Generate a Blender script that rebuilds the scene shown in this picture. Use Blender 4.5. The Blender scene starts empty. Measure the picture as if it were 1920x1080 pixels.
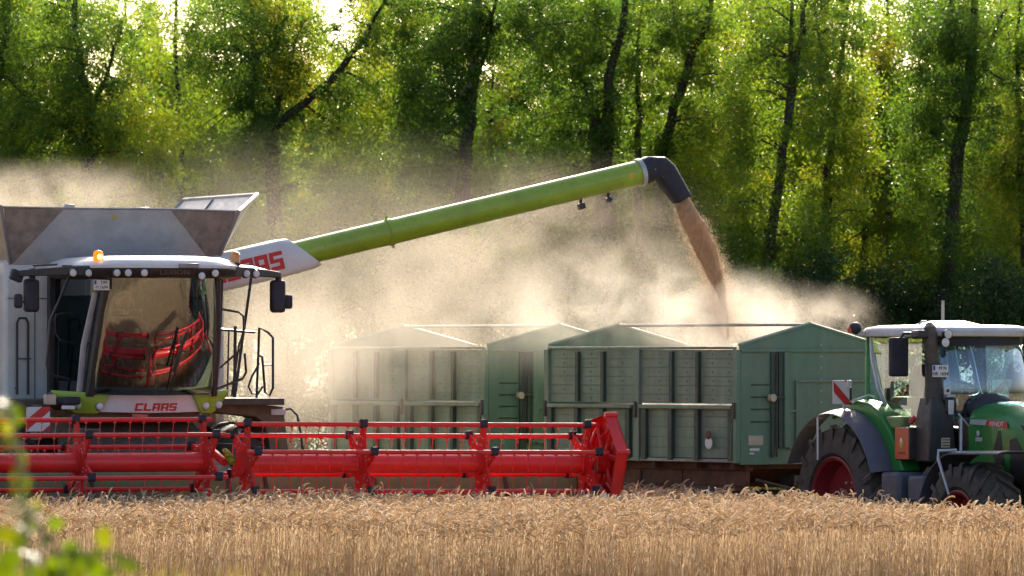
import bpy, bmesh, math, random
import numpy as np
from mathutils import Vector, Matrix, Euler
R = math.radians
SC = bpy.context.scene
COL = SC.collection
random.seed(7)
NPR = np.random.default_rng(11)

# ------------------------------------------------------------------ camera, light, exposure
F_PX, CAM_Z, HOR = 12000.0, 2.9, 655.0          # focal length in photo pixels, eye height, horizon row
cam_d = bpy.data.cameras.new('camera'); cam = bpy.data.objects.new('camera', cam_d); COL.objects.link(cam)
cam.location = (0, 0, CAM_Z); cam.rotation_euler = (R(90), 0, 0)
cam_d.sensor_width = 36; cam_d.lens = F_PX / 1920 * 36
cam_d.shift_y = (HOR - 540) / 1920
cam_d.clip_start = 0.5; cam_d.clip_end = 4000
cam_d.dof.use_dof = True; cam_d.dof.focus_distance = 80.5; cam_d.dof.aperture_fstop = 4.6
SC.camera = cam

SUN_EL, SUN_AZ = R(26), R(5)                     # azimuth clockwise from +Y (behind the scene)
w = bpy.data.worlds.new('World'); SC.world = w; w.use_nodes = True
nt = w.node_tree; bg = nt.nodes['Background']
sky = nt.nodes.new('ShaderNodeTexSky'); sky.sky_type = 'NISHITA'; sky.sun_disc = False
sky.sun_elevation = SUN_EL; sky.sun_rotation = SUN_AZ; sky.dust_density = 4; sky.air_density = .7
nt.links.new(sky.outputs[0], bg.inputs[0]); bg.inputs[1].default_value = 0.15
sl = bpy.data.lights.new('sun', 'SUN'); sl.energy = 4.6; sl.angle = R(0.6); sl.color = (1, 0.9, 0.74)
sun = bpy.data.objects.new('sun', sl); COL.objects.link(sun)
sdir = Vector((math.sin(SUN_AZ) * math.cos(SUN_EL), math.cos(SUN_AZ) * math.cos(SUN_EL), math.sin(SUN_EL)))
sun.rotation_euler = sdir.to_track_quat('Z', 'Y').to_euler(); sun.location = sdir * 200
SC.view_settings.view_transform = 'Standard'; SC.view_settings.look = 'None'
SC.view_settings.exposure = 0.95; SC.view_settings.gamma = 1; SC.view_settings.use_curve_mapping = False
SC.render.engine = 'CYCLES'
cy = SC.cycles
cy.use_denoising = True; cy.max_bounces = 8; cy.transparent_max_bounces = 12
cy.diffuse_bounces = 3; cy.glossy_bounces = 3; cy.transmission_bounces = 4; cy.volume_bounces = 1
cy.caustics_reflective = False; cy.caustics_refractive = False
cy.volume_step_rate = 0.6; cy.volume_max_steps = 128

# ------------------------------------------------------------------ mesh helpers
class MB:
    def __init__(s): s.v = []; s.f = []; s.m = []; s.cur = 0
    def add(s, vs, fs):
        o = len(s.v); s.v.extend([tuple(p) for p in vs])
        for f in fs: s.f.append([i + o for i in f]); s.m.append(s.cur)
        return s
    def box(s, x0, x1, y0, y1, z0, z1, mat=None):
        vs = [(x, y, z) for z in (z0, z1) for y in (y0, y1) for x in (x0, x1)]
        if mat is not None: vs = [mat @ Vector(p) for p in vs]
        return s.add(vs, [(0, 2, 3, 1), (4, 5, 7, 6), (0, 1, 5, 4), (2, 6, 7, 3), (0, 4, 6, 2), (1, 3, 7, 5)])
    def obox(s, c, ux, uy, uz):
        c, ux, uy, uz = map(Vector, (c, ux, uy, uz))
        vs = [c + ux * a + uy * b + uz * d for d in (-1, 1) for b in (-1, 1) for a in (-1, 1)]
        return s.add(vs, [(0, 2, 3, 1), (4, 5, 7, 6), (0, 1, 5, 4), (2, 6, 7, 3), (0, 4, 6, 2), (1, 3, 7, 5)])
    def tube(s, pts, r, n=8, caps=True, flat=1.0):
        pts = [Vector(p) for p in pts]; k = len(pts)
        rr = list(r) if hasattr(r, '__len__') else [r] * k
        t0 = (pts[1] - pts[0]).normalized()
        ref = Vector((0, 0, 1)) if abs(t0.z) < 0.9 else Vector((0, 1, 0))
        u = t0.cross(ref).normalized(); vs = []
        for i in range(k):
            t = (pts[min(i + 1, k - 1)] - pts[max(i - 1, 0)])
            t = t.normalized() if t.length > 1e-9 else t0
            u = (u - t * u.dot(t)).normalized(); v = t.cross(u)
            for j in range(n):
                a = 2 * math.pi * (j + .5) / n
                vs.append(pts[i] + (u * math.cos(a) + v * math.sin(a) * flat) * rr[i])
        fs = [(i * n + j, i * n + (j + 1) % n, (i + 1) * n + (j + 1) % n, (i + 1) * n + j) for i in range(k - 1) for j in range(n)]
        if caps: fs += [tuple(reversed(range(n))), tuple(range((k - 1) * n, k * n))]
        return s.add(vs, fs)
    def loft(s, rings, caps=True, closed=True):
        n = len(rings[0]); vs = [p for r_ in rings for p in r_]; fs = []
        for i in range(len(rings) - 1):
            for j in range(n if closed else n - 1):
                fs.append((i * n + j, i * n + (j + 1) % n, (i + 1) * n + (j + 1) % n, (i + 1) * n + j))
        if caps: fs += [tuple(reversed(range(n))), tuple(range((len(rings) - 1) * n, len(rings) * n))]
        return s.add(vs, fs)
    def prism(s, poly, axis, a, b):              # poly of 2-D points; axis x:(y,z) y:(x,z) z:(x,y)
        def P(p, t): return {'x': (t, p[0], p[1]), 'y': (p[0], t, p[1]), 'z': (p[0], p[1], t)}[axis]
        return s.loft([[P(p, a) for p in poly], [P(p, b) for p in poly]])
    def lathe(s, prof, c, axis='x', n=32, caps=True):       # prof: (offset along axis, radius)
        rings = []
        for (o, r) in prof:
            ring = []
            for j in range(n):
                a = 2 * math.pi * j / n; p, q = r * math.cos(a), r * math.sin(a)
                ring.append({'x': (c[0] + o, c[1] + p, c[2] + q), 'y': (c[0] + p, c[1] + o, c[2] + q), 'z': (c[0] + p, c[1] + q, c[2] + o)}[axis])
            rings.append(ring)
        return s.loft(rings, caps=caps)
    def sphere(s, c, r, n=12, m=8):
        rx, ry, rz = r if hasattr(r, '__len__') else (r, r, r)
        rings = []
        for i in range(m + 1):
            a = math.pi * (i + .02) / (m + .04) - math.pi / 2
            rings.append([(c[0] + rx * math.cos(a) * math.cos(2 * math.pi * j / n), c[1] + ry * math.cos(a) * math.sin(2 * math.pi * j / n), c[2] + rz * math.sin(a)) for j in range(n)])
        return s.loft(rings)
    def sheet(s, P, nu, nv, th):                 # P(u,v)->point, th: thickness vector
        th = Vector(th); g = [[Vector(P(i / nu, j / nv)) for j in range(nv + 1)] for i in range(nu + 1)]
        W = nv + 1; vs = [p for r_ in g for p in r_]; N = len(vs); vs += [p + th for p in vs]; fs = []
        for i in range(nu):
            for j in range(nv):
                a, b, c, d = i * W + j, i * W + j + 1, (i + 1) * W + j + 1, (i + 1) * W + j
                fs += [(a, b, c, d), (d + N, c + N, b + N, a + N)]
        rim = [i * W for i in range(nu + 1)] + [nu * W + j for j in range(1, nv + 1)] + [i * W + nv for i in range(nu - 1, -1, -1)] + [j for j in range(nv - 1, 0, -1)]
        for k in range(len(rim)):
            a, b = rim[k], rim[(k + 1) % len(rim)]; fs.append((a, b, b + N, a + N))
        return s.add(vs, fs)
    def build(s, name, mats, parent=None, bevel=0, angle=35, fix=True, seg=2):
        me = bpy.data.meshes.new(name); me.from_pydata(s.v, [], s.f); me.update()
        mats = mats if isinstance(mats, (list, tuple)) else [mats]
        for m in mats: me.materials.append(m)
        if len(mats) > 1: me.polygons.foreach_set('material_index', s.m)
        if fix:
            b = bmesh.new(); b.from_mesh(me); bmesh.ops.recalc_face_normals(b, faces=b.faces); b.to_mesh(me); b.free()
        me.shade_smooth(); me.set_sharp_from_angle(angle=R(angle))
        o = bpy.data.objects.new(name, me); COL.objects.link(o)
        if parent: o.parent = parent
        if bevel:
            md = o.modifiers.new('bevel', 'BEVEL'); md.width = bevel; md.segments = seg; md.limit_method = 'ANGLE'; md.angle_limit = R(40)
        return o

def quads_mesh(name, V, Q, mat, rnd=None, parent=None, smooth=False):
    V = np.asarray(V, np.float32); Q = np.asarray(Q, np.int32)
    me = bpy.data.meshes.new(name)
    me.vertices.add(len(V)); me.vertices.foreach_set('co', V.ravel())
    me.loops.add(Q.size); me.loops.foreach_set('vertex_index', Q.ravel())
    k = Q.shape[1]; me.polygons.add(len(Q))
    me.polygons.foreach_set('loop_start', np.arange(0, Q.size, k, dtype=np.int32))
    me.update(calc_edges=True)
    if rnd is not None:
        at = me.attributes.new('rnd', 'FLOAT', 'POINT'); at.data.foreach_set('value', np.asarray(rnd, np.float32))
    me.materials.append(mat)
    if smooth: me.shade_smooth()
    o = bpy.data.objects.new(name, me); COL.objects.link(o)
    if parent: o.parent = parent
    return o

def tag(o, label=None, cat=None, group=None, kind=None):
    if label: o['label'] = label
    if cat: o['category'] = cat
    if group: o['group'] = group
    if kind: o['kind'] = kind
    return o
def empty(name, loc, rz=0):
    o = bpy.data.objects.new(name, None); COL.objects.link(o); o.location = loc; o.rotation_euler = (0, 0, R(rz)); o.empty_display_size = .3
    return o
def PX(px, py, D): return Vector(((px - 960) / F_PX * D, D, CAM_Z - (py - HOR) / F_PX * D))

# ------------------------------------------------------------------ materials
def newmat(name):
    m = bpy.data.materials.new(name); m.use_nodes = True; return m, m.node_tree, m.node_tree.nodes['Principled BSDF']
def noise(nt, scale, detail=4, rough=.6, coord='Object', vscale=None):
    tc = nt.nodes.new('ShaderNodeTexCoord'); n = nt.nodes.new('ShaderNodeTexNoise')
    n.inputs['Scale'].default_value = scale; n.inputs['Detail'].default_value = detail; n.inputs['Roughness'].default_value = rough
    if vscale:
        mp = nt.nodes.new('ShaderNodeMapping'); mp.inputs['Scale'].default_value = vscale
        nt.links.new(tc.outputs[coord], mp.inputs[0]); nt.links.new(mp.outputs[0], n.inputs['Vector'])
    else: nt.links.new(tc.outputs[coord], n.inputs['Vector'])
    return n
def ramp(nt, src, stops):
    r = nt.nodes.new('ShaderNodeValToRGB'); e = r.color_ramp.elements
    while len(e) < len(stops): e.new(.5)
    for i, (p, c) in enumerate(stops): e[i].position = p; e[i].color = (*c, 1) if len(c) == 3 else c
    nt.links.new(src, r.inputs[0]); return r
def mixc(nt, fac, a, b):
    m = nt.nodes.new('ShaderNodeMix'); m.data_type = 'RGBA'
    for sock, val in ((m.inputs[0], fac), (m.inputs[6], a), (m.inputs[7], b)):
        if hasattr(val, 'links') or hasattr(val, 'node'): nt.links.new(val, sock)
        elif isinstance(val, (int, float)): sock.default_value = val
        else: sock.default_value = (*val, 1)
    return m.outputs[2]
DUST = (.36, .28, .19)
def paint(name, col, rough=.35, dust=.25, metal=0, var=.12, bump=.0, spec=.5, streak=False, coat=0, scale=3, chips=0, chipcol=(.42, .36, .28)):
    m, nt, b = newmat(name)
    n1 = noise(nt, scale, 6, .65, vscale=(1, 1, .25) if streak else None)
    c2 = tuple(max(0, c * (1 - var * 2.2)) for c in col); c1 = tuple(min(1, c * (1 + var)) for c in col)
    r1 = ramp(nt, n1.outputs[0], [(.32, c2), (.68, c1)])
    out = r1.outputs[0]
    if chips:
        nc = noise(nt, 17, 7, .75); rc = ramp(nt, nc.outputs[0], [(.66 - chips * .1, (0, 0, 0)), (.70 - chips * .1, (1, 1, 1))]); out = mixc(nt, rc.outputs[0], out, chipcol)
        nd = noise(nt, 1.3, 5, .6, vscale=(1, 1, .35)); rd = ramp(nt, nd.outputs[0], [(.35, (0, 0, 0)), (.75, (chips,) * 3)]); out = mixc(nt, rd.outputs[0], out, DUST)
    if dust:
        geo = nt.nodes.new('ShaderNodeNewGeometry'); sp = nt.nodes.new('ShaderNodeSeparateXYZ'); nt.links.new(geo.outputs['Normal'], sp.inputs[0])
        n2 = noise(nt, 9, 6, .7)
        mr = nt.nodes.new('ShaderNodeMapRange'); mr.inputs[1].default_value = -.3; mr.inputs[2].default_value = 1; mr.inputs[3].default_value = dust * .35; mr.inputs[4].default_value = min(1, dust * 1.6)
        nt.links.new(sp.outputs[2], mr.inputs[0])
        mu = nt.nodes.new('ShaderNodeMath'); mu.operation = 'MULTIPLY'; nt.links.new(mr.outputs[0], mu.inputs[0])
        r2 = ramp(nt, n2.outputs[0], [(.3, (.25,) * 3), (.7, (1.3,) * 3)]); nt.links.new(r2.outputs[0], mu.inputs[1])
        out = mixc(nt, mu.outputs[0], out, DUST)
    nt.links.new(out, b.inputs['Base Color'])
    n3 = noise(nt, 14, 4)
    rr = ramp(nt, n3.outputs[0], [(.3, (max(.05, rough - .1),) * 3), (.7, (min(1, rough + .18),) * 3)])
    nt.links.new(rr.outputs[0], b.inputs['Roughness'])
    b.inputs['Metallic'].default_value = metal; b.inputs['Specular IOR Level'].default_value = spec; b.inputs['Coat Weight'].default_value = coat
    if bump:
        bp = nt.nodes.new('ShaderNodeBump'); bp.inputs['Strength'].default_value = bump; bp.inputs['Distance'].default_value = .02
        n4 = noise(nt, 5, 5); nt.links.new(n4.outputs[0], bp.inputs['Height']); nt.links.new(bp.outputs[0], b.inputs['Normal'])
    return m
M = {}
M['red'] = paint('red_paint', (.80, .007, .012), .36, .03, coat=.15, var=.07, chips=.12, chipcol=(.30, .10, .08))
M['redm'] = paint('matt_red_paint', (.74, .007, .012), .75, .05, spec=.12, var=.08, chips=.2, chipcol=(.30, .10, .08))
M['claas_green'] = paint('lime_green_paint', (.30, .46, .022), .32, .1, coat=.3)
M['header_green'] = paint('worn_green_sheet', (.12, .24, .05), .5, .45)
M['white'] = paint('white_paint', (.74, .74, .73), .34, .12, coat=.3, var=.05)
M['roofgrey'] = paint('pale_grey_roof', (.56, .57, .59), .4, .15, var=.06)
M['body'] = paint('light_grey_paint', (.72, .71, .66), .4, .16, var=.06)
M['black'] = paint('black_plastic', (.018, .018, .02), .45, .1)
M['blackp'] = paint('black_tube_paint', (.02, .02, .022), .4, .12)
M['navy'] = paint('dark_blue_grey_plastic', (.03, .032, .047), .6, .05, spec=.3)
M['dark'] = paint('dark_machinery', (.035, .03, .028), .6, .3)
M['brown'] = paint('dusty_brown_steel', (.10, .055, .035), .65, .3)
M['steel'] = paint('galvanised_steel', (.30, .30, .31), .42, .12, metal=.55, var=.15)
M['tank'] = paint('grey_tank_steel', (.50, .485, .47), .42, .25, metal=.15, var=.10)
M['canvas'] = paint('dusty_rubber_canvas', (.31, .24, .20), .85, .4, var=.2, bump=.3, scale=6)
M['rubber'] = paint('tyre_rubber', (.022, .022, .024), .75, .22, var=.25)
M['rim'] = paint('dark_red_rim', (.24, .012, .018), .4, .08)
M['trailer'] = paint('grey_green_board_paint', (.165, .255, .175), .5, .15, var=.16, streak=True, scale=5, chips=.22)
M['trailer_end'] = paint('green_steel_paint', (.105, .24, .15), .42, .1, var=.15, streak=True, chips=.35)
M['trailer_post'] = paint('dark_green_post_paint', (.035, .07, .045), .5, .1, var=.2, streak=True)
M['rust'] = paint('rusty_red_chassis', (.13, .045, .022), .7, .12, var=.3)
M['fendt'] = paint('deep_green_paint', (.024, .19, .03), .34, 0, coat=.15, var=.03)
M['grey'] = paint('grey_plastic', (.075, .085, .12), .5, .08)
M['silver'] = paint('silver_paint', (.5, .52, .54), .35, .06, metal=.3)
M['orange'] = paint('orange_reflector', (.66, .13, .05), .45, .06)
M['yellowgrn'] = paint('yellow_green_joint', (.45, .40, .03), .4, .2)
M['signred'] = paint('sign_red', (.62, .02, .02), .4, .06, var=.04)
M['signwhite'] = paint('sign_white', (.74, .72, .68), .4, .1, var=.05)
M['cream'] = paint('cream_sticker', (.62, .5, .36), .5, .1)
M['blue'] = paint('blue_strip', (.02, .06, .4), .4, 0)
M['seat'] = paint('dark_seat_cloth', (.03, .035, .05), .8, .05)
M['skin'] = paint('skin', (.45, .22, .15), .5, 0, var=.06)
M['shirt'] = paint('dark_shirt', (.09, .05, .05), .85, 0, var=.2)
M['hair'] = paint('brown_hair', (.04, .025, .015), .6, 0)
M['yellow'] = paint('yellow_sticker', (.6, .42, .03), .5, .1)
M['lampglass'] = paint('clear_lamp_glass', (.68, .68, .66), .12, .05, var=.08, coat=1)
M['amber_off'] = paint('amber_plastic', (.75, .28, .01), .15, .02, coat=1)
def emis(name, col, s):
    m, nt, b = newmat(name); b.inputs['Base Color'].default_value = (*col, 1); b.inputs['Emission Color'].default_value = (*col, 1); b.inputs['Emission Strength'].default_value = s; return m
M['amber_on'] = emis('lit_amber', (1, .13, .0), 1.3)
M['amber_core'] = emis('lit_amber_core', (1, .5, .12), 3)
def glass(name, tint, refl, ior=1.5):
    m = bpy.data.materials.new(name); m.use_nodes = True; nt = m.node_tree; nt.nodes.clear()
    o = nt.nodes.new('ShaderNodeOutputMaterial'); t = nt.nodes.new('ShaderNodeBsdfTransparent'); t.inputs[0].default_value = (*tint, 1)
    g = nt.nodes.new('ShaderNodeBsdfGlossy'); g.inputs['Roughness'].default_value = .015; g.inputs[0].default_value = (.95, .98, 1, 1)
    fr = nt.nodes.new('ShaderNodeFresnel'); fr.inputs[0].default_value = ior
    ma = nt.nodes.new('ShaderNodeMath'); ma.operation = 'MULTIPLY'; ma.inputs[1].default_value = refl; ma.use_clamp = True
    ge = nt.nodes.new('ShaderNodeNewGeometry'); iv = nt.nodes.new('ShaderNodeMath'); iv.operation = 'SUBTRACT'; iv.inputs[0].default_value = 1; nt.links.new(ge.outputs['Backfacing'], iv.inputs[1])
    m2 = nt.nodes.new('ShaderNodeMath'); m2.operation = 'MULTIPLY'; nt.links.new(fr.outputs[0], m2.inputs[0]); nt.links.new(iv.outputs[0], m2.inputs[1])
    nt.links.new(m2.outputs[0], ma.inputs[0])
    mx = nt.nodes.new('ShaderNodeMixShader'); nt.links.new(ma.outputs[0], mx.inputs[0]); nt.links.new(t.outputs[0], mx.inputs[1]); nt.links.new(g.outputs[0], mx.inputs[2])
    nt.links.new(mx.outputs[0], o.inputs[0]); return m
M['wind'] = glass('curved_windscreen_glass', (.74, .76, .70), 5.6)
M['sideglass'] = glass('dark_side_glass', (.42, .52, .54), 1.0)
M['tglass'] = glass('tractor_side_glass', (.88, .96, .88), 2.6)
M['tfront'] = glass('tractor_front_glass', (.62, .80, .93), 5.0)  # blue in the tint stands in for sky reflected by the pane
def leafmat(name, stops, trans=.5, rough=.42, val=2.0, sat=1.1, hue=.487):
    m = bpy.data.materials.new(name); m.use_nodes = True; nt = m.node_tree; nt.nodes.clear()
    o = nt.nodes.new('ShaderNodeOutputMaterial'); at = nt.nodes.new('ShaderNodeAttribute'); at.attribute_name = 'rnd'
    r = ramp(nt, at.outputs['Fac'], stops)
    b = nt.nodes.new('ShaderNodeBsdfPrincipled'); b.inputs['Roughness'].default_value = rough; b.inputs['Specular IOR Level'].default_value = .4 if rough < .5 else .12
    nt.links.new(r.outputs[0], b.inputs['Base Color'])
    tr = nt.nodes.new('ShaderNodeBsdfTranslucent')
    hs = nt.nodes.new('ShaderNodeHueSaturation'); hs.inputs['Hue'].default_value = hue; hs.inputs['Saturation'].default_value = sat; hs.inputs['Value'].default_value = val
    nt.links.new(r.outputs[0], hs.inputs['Color']); nt.links.new(hs.outputs[0], tr.inputs[0])
    mx = nt.nodes.new('ShaderNodeMixShader'); mx.inputs[0].default_value = trans
    nt.links.new(b.outputs[0], mx.inputs[1]); nt.links.new(tr.outputs[0], mx.inputs[2]); nt.links.new(mx.outputs[0], o.inputs[0])
    return m
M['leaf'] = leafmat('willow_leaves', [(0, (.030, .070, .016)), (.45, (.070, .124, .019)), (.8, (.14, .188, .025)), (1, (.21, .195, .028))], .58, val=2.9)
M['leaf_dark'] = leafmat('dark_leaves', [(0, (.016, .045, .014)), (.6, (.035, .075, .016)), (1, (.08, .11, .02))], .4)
M['leaf_near'] = leafmat('bright_leaves', [(0, (.05, .10, .012)), (.6, (.11, .16, .01)), (1, (.28, .24, .015))], .5, val=1.6)
M['straw'] = leafmat('ripe_wheat', [(0, (.30, .195, .095)), (.35, (.52, .38, .225)), (.7, (.70, .56, .39)), (1, (.82, .71, .55))], .42, .8, val=1.28, sat=1.0, hue=.497)
M['drygrass'] = leafmat('dry_grass', [(0, (.12, .16, .03)), (.5, (.3, .24, .07)), (1, (.48, .36, .13))], .4, .6, val=1.5)
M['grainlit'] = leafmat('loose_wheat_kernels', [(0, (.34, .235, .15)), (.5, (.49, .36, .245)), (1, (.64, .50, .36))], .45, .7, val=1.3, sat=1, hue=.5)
M['grain'] = paint('wheat_grain', (.42, .25, .135), .7, 0, var=.3, scale=40)
def bark(name, c1, c2):
    m, nt, b = newmat(name); n = noise(nt, 6, 8, .7, vscale=(1, 1, .2)); r = ramp(nt, n.outputs[0], [(.35, c1), (.65, c2)])
    nt.links.new(r.outputs[0], b.inputs['Base Color']); b.inputs['Roughness'].default_value = .9
    bp = nt.nodes.new('ShaderNodeBump'); bp.inputs['Strength'].default_value = .8; bp.inputs['Distance'].default_value = .05
    nt.links.new(n.outputs[0], bp.inputs['Height']); nt.links.new(bp.outputs[0], b.inputs['Normal']); return m
M['bark'] = bark('dark_bark', (.025, .018, .012), (.075, .055, .038))
M['deadwood'] = bark('bleached_wood', (.16, .13, .11), (.32, .27, .23))
def soil():
    m, nt, b = newmat('stubble_soil'); n = noise(nt, .8, 10, .7); r = ramp(nt, n.outputs[0], [(.3, (.11, .07, .035)), (.55, (.23, .16, .075)), (.75, (.33, .25, .12))])
    nt.links.new(r.outputs[0], b.inputs['Base Color']); b.inputs['Roughness'].default_value = .95; gr = ramp(nt, n.outputs[0], [(.3, (.05, .075, .018)), (.7, (.13, .15, .04))]); tc = nt.nodes.new('ShaderNodeTexCoord'); sp = nt.nodes.new('ShaderNodeSeparateXYZ'); nt.links.new(tc.outputs['Object'], sp.inputs[0]); mr = nt.nodes.new('ShaderNodeMapRange'); mr.inputs[1].default_value = 99; mr.inputs[2].default_value = 102; nt.links.new(sp.outputs[1], mr.inputs[0]); nt.links.new(mixc(nt, mr.outputs[0], r.outputs[0], gr.outputs[0]), b.inputs['Base Color'])
    bp = nt.nodes.new('ShaderNodeBump'); bp.inputs['Strength'].default_value = .7; n2 = noise(nt, 12, 6); nt.links.new(n2.outputs[0], bp.inputs['Height']); nt.links.new(bp.outputs[0], b.inputs['Normal']); return m
M['soil'] = soil()

# ------------------------------------------------------------------ lettering
BAR = {'C': [(0, 0, 1, .24), (0, .24, .3, .76), (0, .76, 1, 1)],
       'L': [(0, 0, 1, .24), (0, .24, .3, 1)],
       'A': [(0, 0, .3, .76), (.7, 0, 1, .76), (0, .76, 1, 1), (.3, .3, .7, .48)],
       'S': [(0, 0, 1, .22), (.7, .22, 1, .4), (0, .4, 1, .6), (0, .6, .3, .78), (0, .78, 1, 1)]}
def logo(text, x0, x1, z0, z1, surf, shear=.3, th=.004, gap=.16):
    mb = MB(); n = len(text); w = (x1 - x0) / (n + gap * (n - 1)); h = z1 - z0
    for i, ch in enumerate(text):
        bx = x0 + i * w * (1 + gap)
        for (a, b, c, d) in BAR[ch]:
            q = [(bx + u * w + shear * (v - .5) * h * .6, z0 + v * h) for u, v in ((a, b), (c, b), (c, d), (a, d))]
            mb.loft([[surf(x, z, -.002 - th) for x, z in q], [surf(x, z, -.002) for x, z in q]])
    return mb
def text_mesh(name, s, size, mat, parent, mtx, ext=.002):
    cu = bpy.data.curves.new(name, 'FONT'); cu.body = s; cu.size = size; cu.extrude = ext; cu.align_x = 'CENTER'; cu.align_y = 'CENTER'
    t = bpy.data.objects.new(name + '_tmp', cu); COL.objects.link(t)
    dg = bpy.context.evaluated_depsgraph_get(); me = bpy.data.meshes.new_from_object(t.evaluated_get(dg))
    bpy.data.objects.remove(t); bpy.data.curves.remove(cu)
    me.transform(mtx); me.materials.clear(); me.materials.append(mat); me.name = name
    o = bpy.data.objects.new(name, me); COL.objects.link(o); o.parent = parent; return o
FRONT = Matrix.Rotation(R(90), 4, 'X')                         # text reading from -y
RIGHTSIDE = Matrix.Rotation(R(-90), 4, 'Z') @ FRONT            # text reading from -x
def plate(parent, c, wx, hz, l1, l2, side=False):
    mb = MB(); mb.box(c[0] - wx / 2, c[0] + wx / 2, c[1], c[1] + .008, c[2] - hz / 2, c[2] + hz / 2); p = mb.build('number_plate', M['signwhite'], parent, .003)
    mb = MB(); mb.box(c[0] - wx / 2 + .006, c[0] - wx / 2 + .036, c[1] - .003, c[1] - .0005, c[2] + .008, c[2] + hz / 2 - .006); mb.build('blue_strip', M['blue'], p)
    text_mesh('lettering', l1, hz * .42, M['black'], p, Matrix.Translation((c[0] + .03, c[1] - .003, c[2] + hz * .23)) @ FRONT)
    text_mesh('lettering', l2, hz * .42, M['black'], p, Matrix.Translation((c[0], c[1] - .003, c[2] - hz * .23)) @ FRONT)
    return p
def warning_board(parent, c, w, h, slope=1, name='warning_board'):
    p = MB().box(c[0] - w / 2, c[0] + w / 2, c[1], c[1] + .02, c[2] - h / 2, c[2] + h / 2).build(name, M['signwhite'], parent, .003)
    mb = MB(); k = w * 1.05                                                        # diagonal red bands clipped to the board
    for o in (-k * 1.55, -k * .45, k * .75):
        lo, hi = o, o + k * .52
        poly = []
        for (a) in (lo, hi):
            pass
        n = 14; pts = []
        for i in range(n + 1):
            z = -h / 2 + h * i / n; s = slope * (z) * (w / h) * 1.25
            pts.append((max(-w / 2, min(w / 2, lo + s)), max(-w / 2, min(w / 2, hi + s)), z))
        for i in range(n):
            a, b = pts[i], pts[i + 1]
            if a[1] - a[0] < 1e-4 and b[1] - b[0] < 1e-4: continue
            mb.add([(c[0] + a[0], c[1] - .002, c[2] + a[2]), (c[0] + a[1], c[1] - .002, c[2] + a[2]), (c[0] + b[1], c[1] - .002, c[2] + b[2]), (c[0] + b[0], c[1] - .002, c[2] + b[2])], [(0, 1, 2, 3)])
    mb.build('red_stripe', M['signred'], p, fix=False); return p

# ------------------------------------------------------------------ wheels
def wheel(parent, c, rad, wid, rimr, rimmat, side, lugs=22, lug_h=.05, name='wheel'):
    """side: -1 outer face looks to -x, +1 to +x; c is the wheel centre (axis x)"""
    h = wid / 2
    prof = [(-h * .8, rimr), (-h, rimr + .06), (-h * 1.02, (rimr + rad) / 2), (-h * .9, rad - .06), (-h * .7, rad - lug_h), (0, rad - lug_h * .7), (h * .7, rad - lug_h), (h * .9, rad - .06), (h * 1.02, (rimr + rad) / 2), (h, rimr + .06), (h * .8, rimr)]
    mb = MB(); mb.lathe(prof, c, 'x', 44, caps=False)
    if lugs:
        for k in range(lugs):
            for sg in (-1, 1):
                a = 2 * math.pi * (k + (.5 if sg > 0 else 0)) / lugs
                ca, sa = math.cos(a), math.sin(a)
                def P(o, r_, da): return (c[0] + o, c[1] + r_ * math.cos(a + da), c[2] + r_ * math.sin(a + da))
                d = .62 * wid / rad; wl = .032 / rad * 1.4
                r0, r1 = rad - lug_h * 1.2, rad
                sec = []
                for (o, sk, rr0, rr1) in ((sg * .02, 0, r0, r1), (sg * h * .55, d * .35, r0, r1), (sg * h * .98, d * .72, r0 - .03, r1 - .015), (sg * h * 1.04, d * .78, rad - .2, rad - .1)):
                    sec.append([P(o, rr0 - .01, sk - wl), P(o, rr1, sk - wl * .8), P(o, rr1, sk + wl * .8), P(o, rr0 - .01, sk + wl)])
                mb.loft(sec)
    ty = mb.build(name, M['rubber'], parent, angle=30)
    s = side
    rp = [(s * h * .92, rimr + .02), (s * h * .98, rimr), (s * h * .9, rimr - .035), (s * h * .25, rimr - .07), (s * h * .12, rimr * .62), (s * h * .1, rimr * .3), (s * h * .45, rimr * .27), (s * h * .5, rimr * .12), (s * h * .5, .01)]
    mb = MB(); mb.lathe(rp, c, 'x', 40, caps=False)
    rim = mb.build('rim', rimmat, ty, angle=30)
    mb = MB()
    for k in range(10):
        a = 2 * math.pi * k / 10; p = (c[0] + s * h * .12, c[1] + rimr * .44 * math.cos(a), c[2] + rimr * .44 * math.sin(a))
        mb.tube([p, (p[0] + s * .035, p[1], p[2])], .017, 6)
    mb.build('wheel_nut', M['silver'], ty)
    return ty

# ================================================================== GROUND
def ground_z(x, y):
    t = min(1, max(0, (56 - y) / 36)); t = t * t * (3 - 2 * t)
    return 1.3 * t
def make_ground():
    ys = [-300, -60, -10] + [0 + 3 * i for i in range(24)] + [75, 90, 110, 140, 200, 400, 900, 2500]
    xs = [-2500, -600, -200, -80, -40, -20, -10, -5, 0, 5, 10, 20, 40, 80, 200, 600, 2500]
    V = [(x, y, ground_z(x, y)) for y in ys for x in xs]; n = len(xs)
    Q = [(j * n + i, j * n + i + 1, (j + 1) * n + i + 1, (j + 1) * n + i) for j in range(len(ys) - 1) for i in range(n - 1)]
    o = quads_mesh('ground', V, Q, M['soil'], smooth=True); tag(o, kind='structure')
make_ground()

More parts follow.
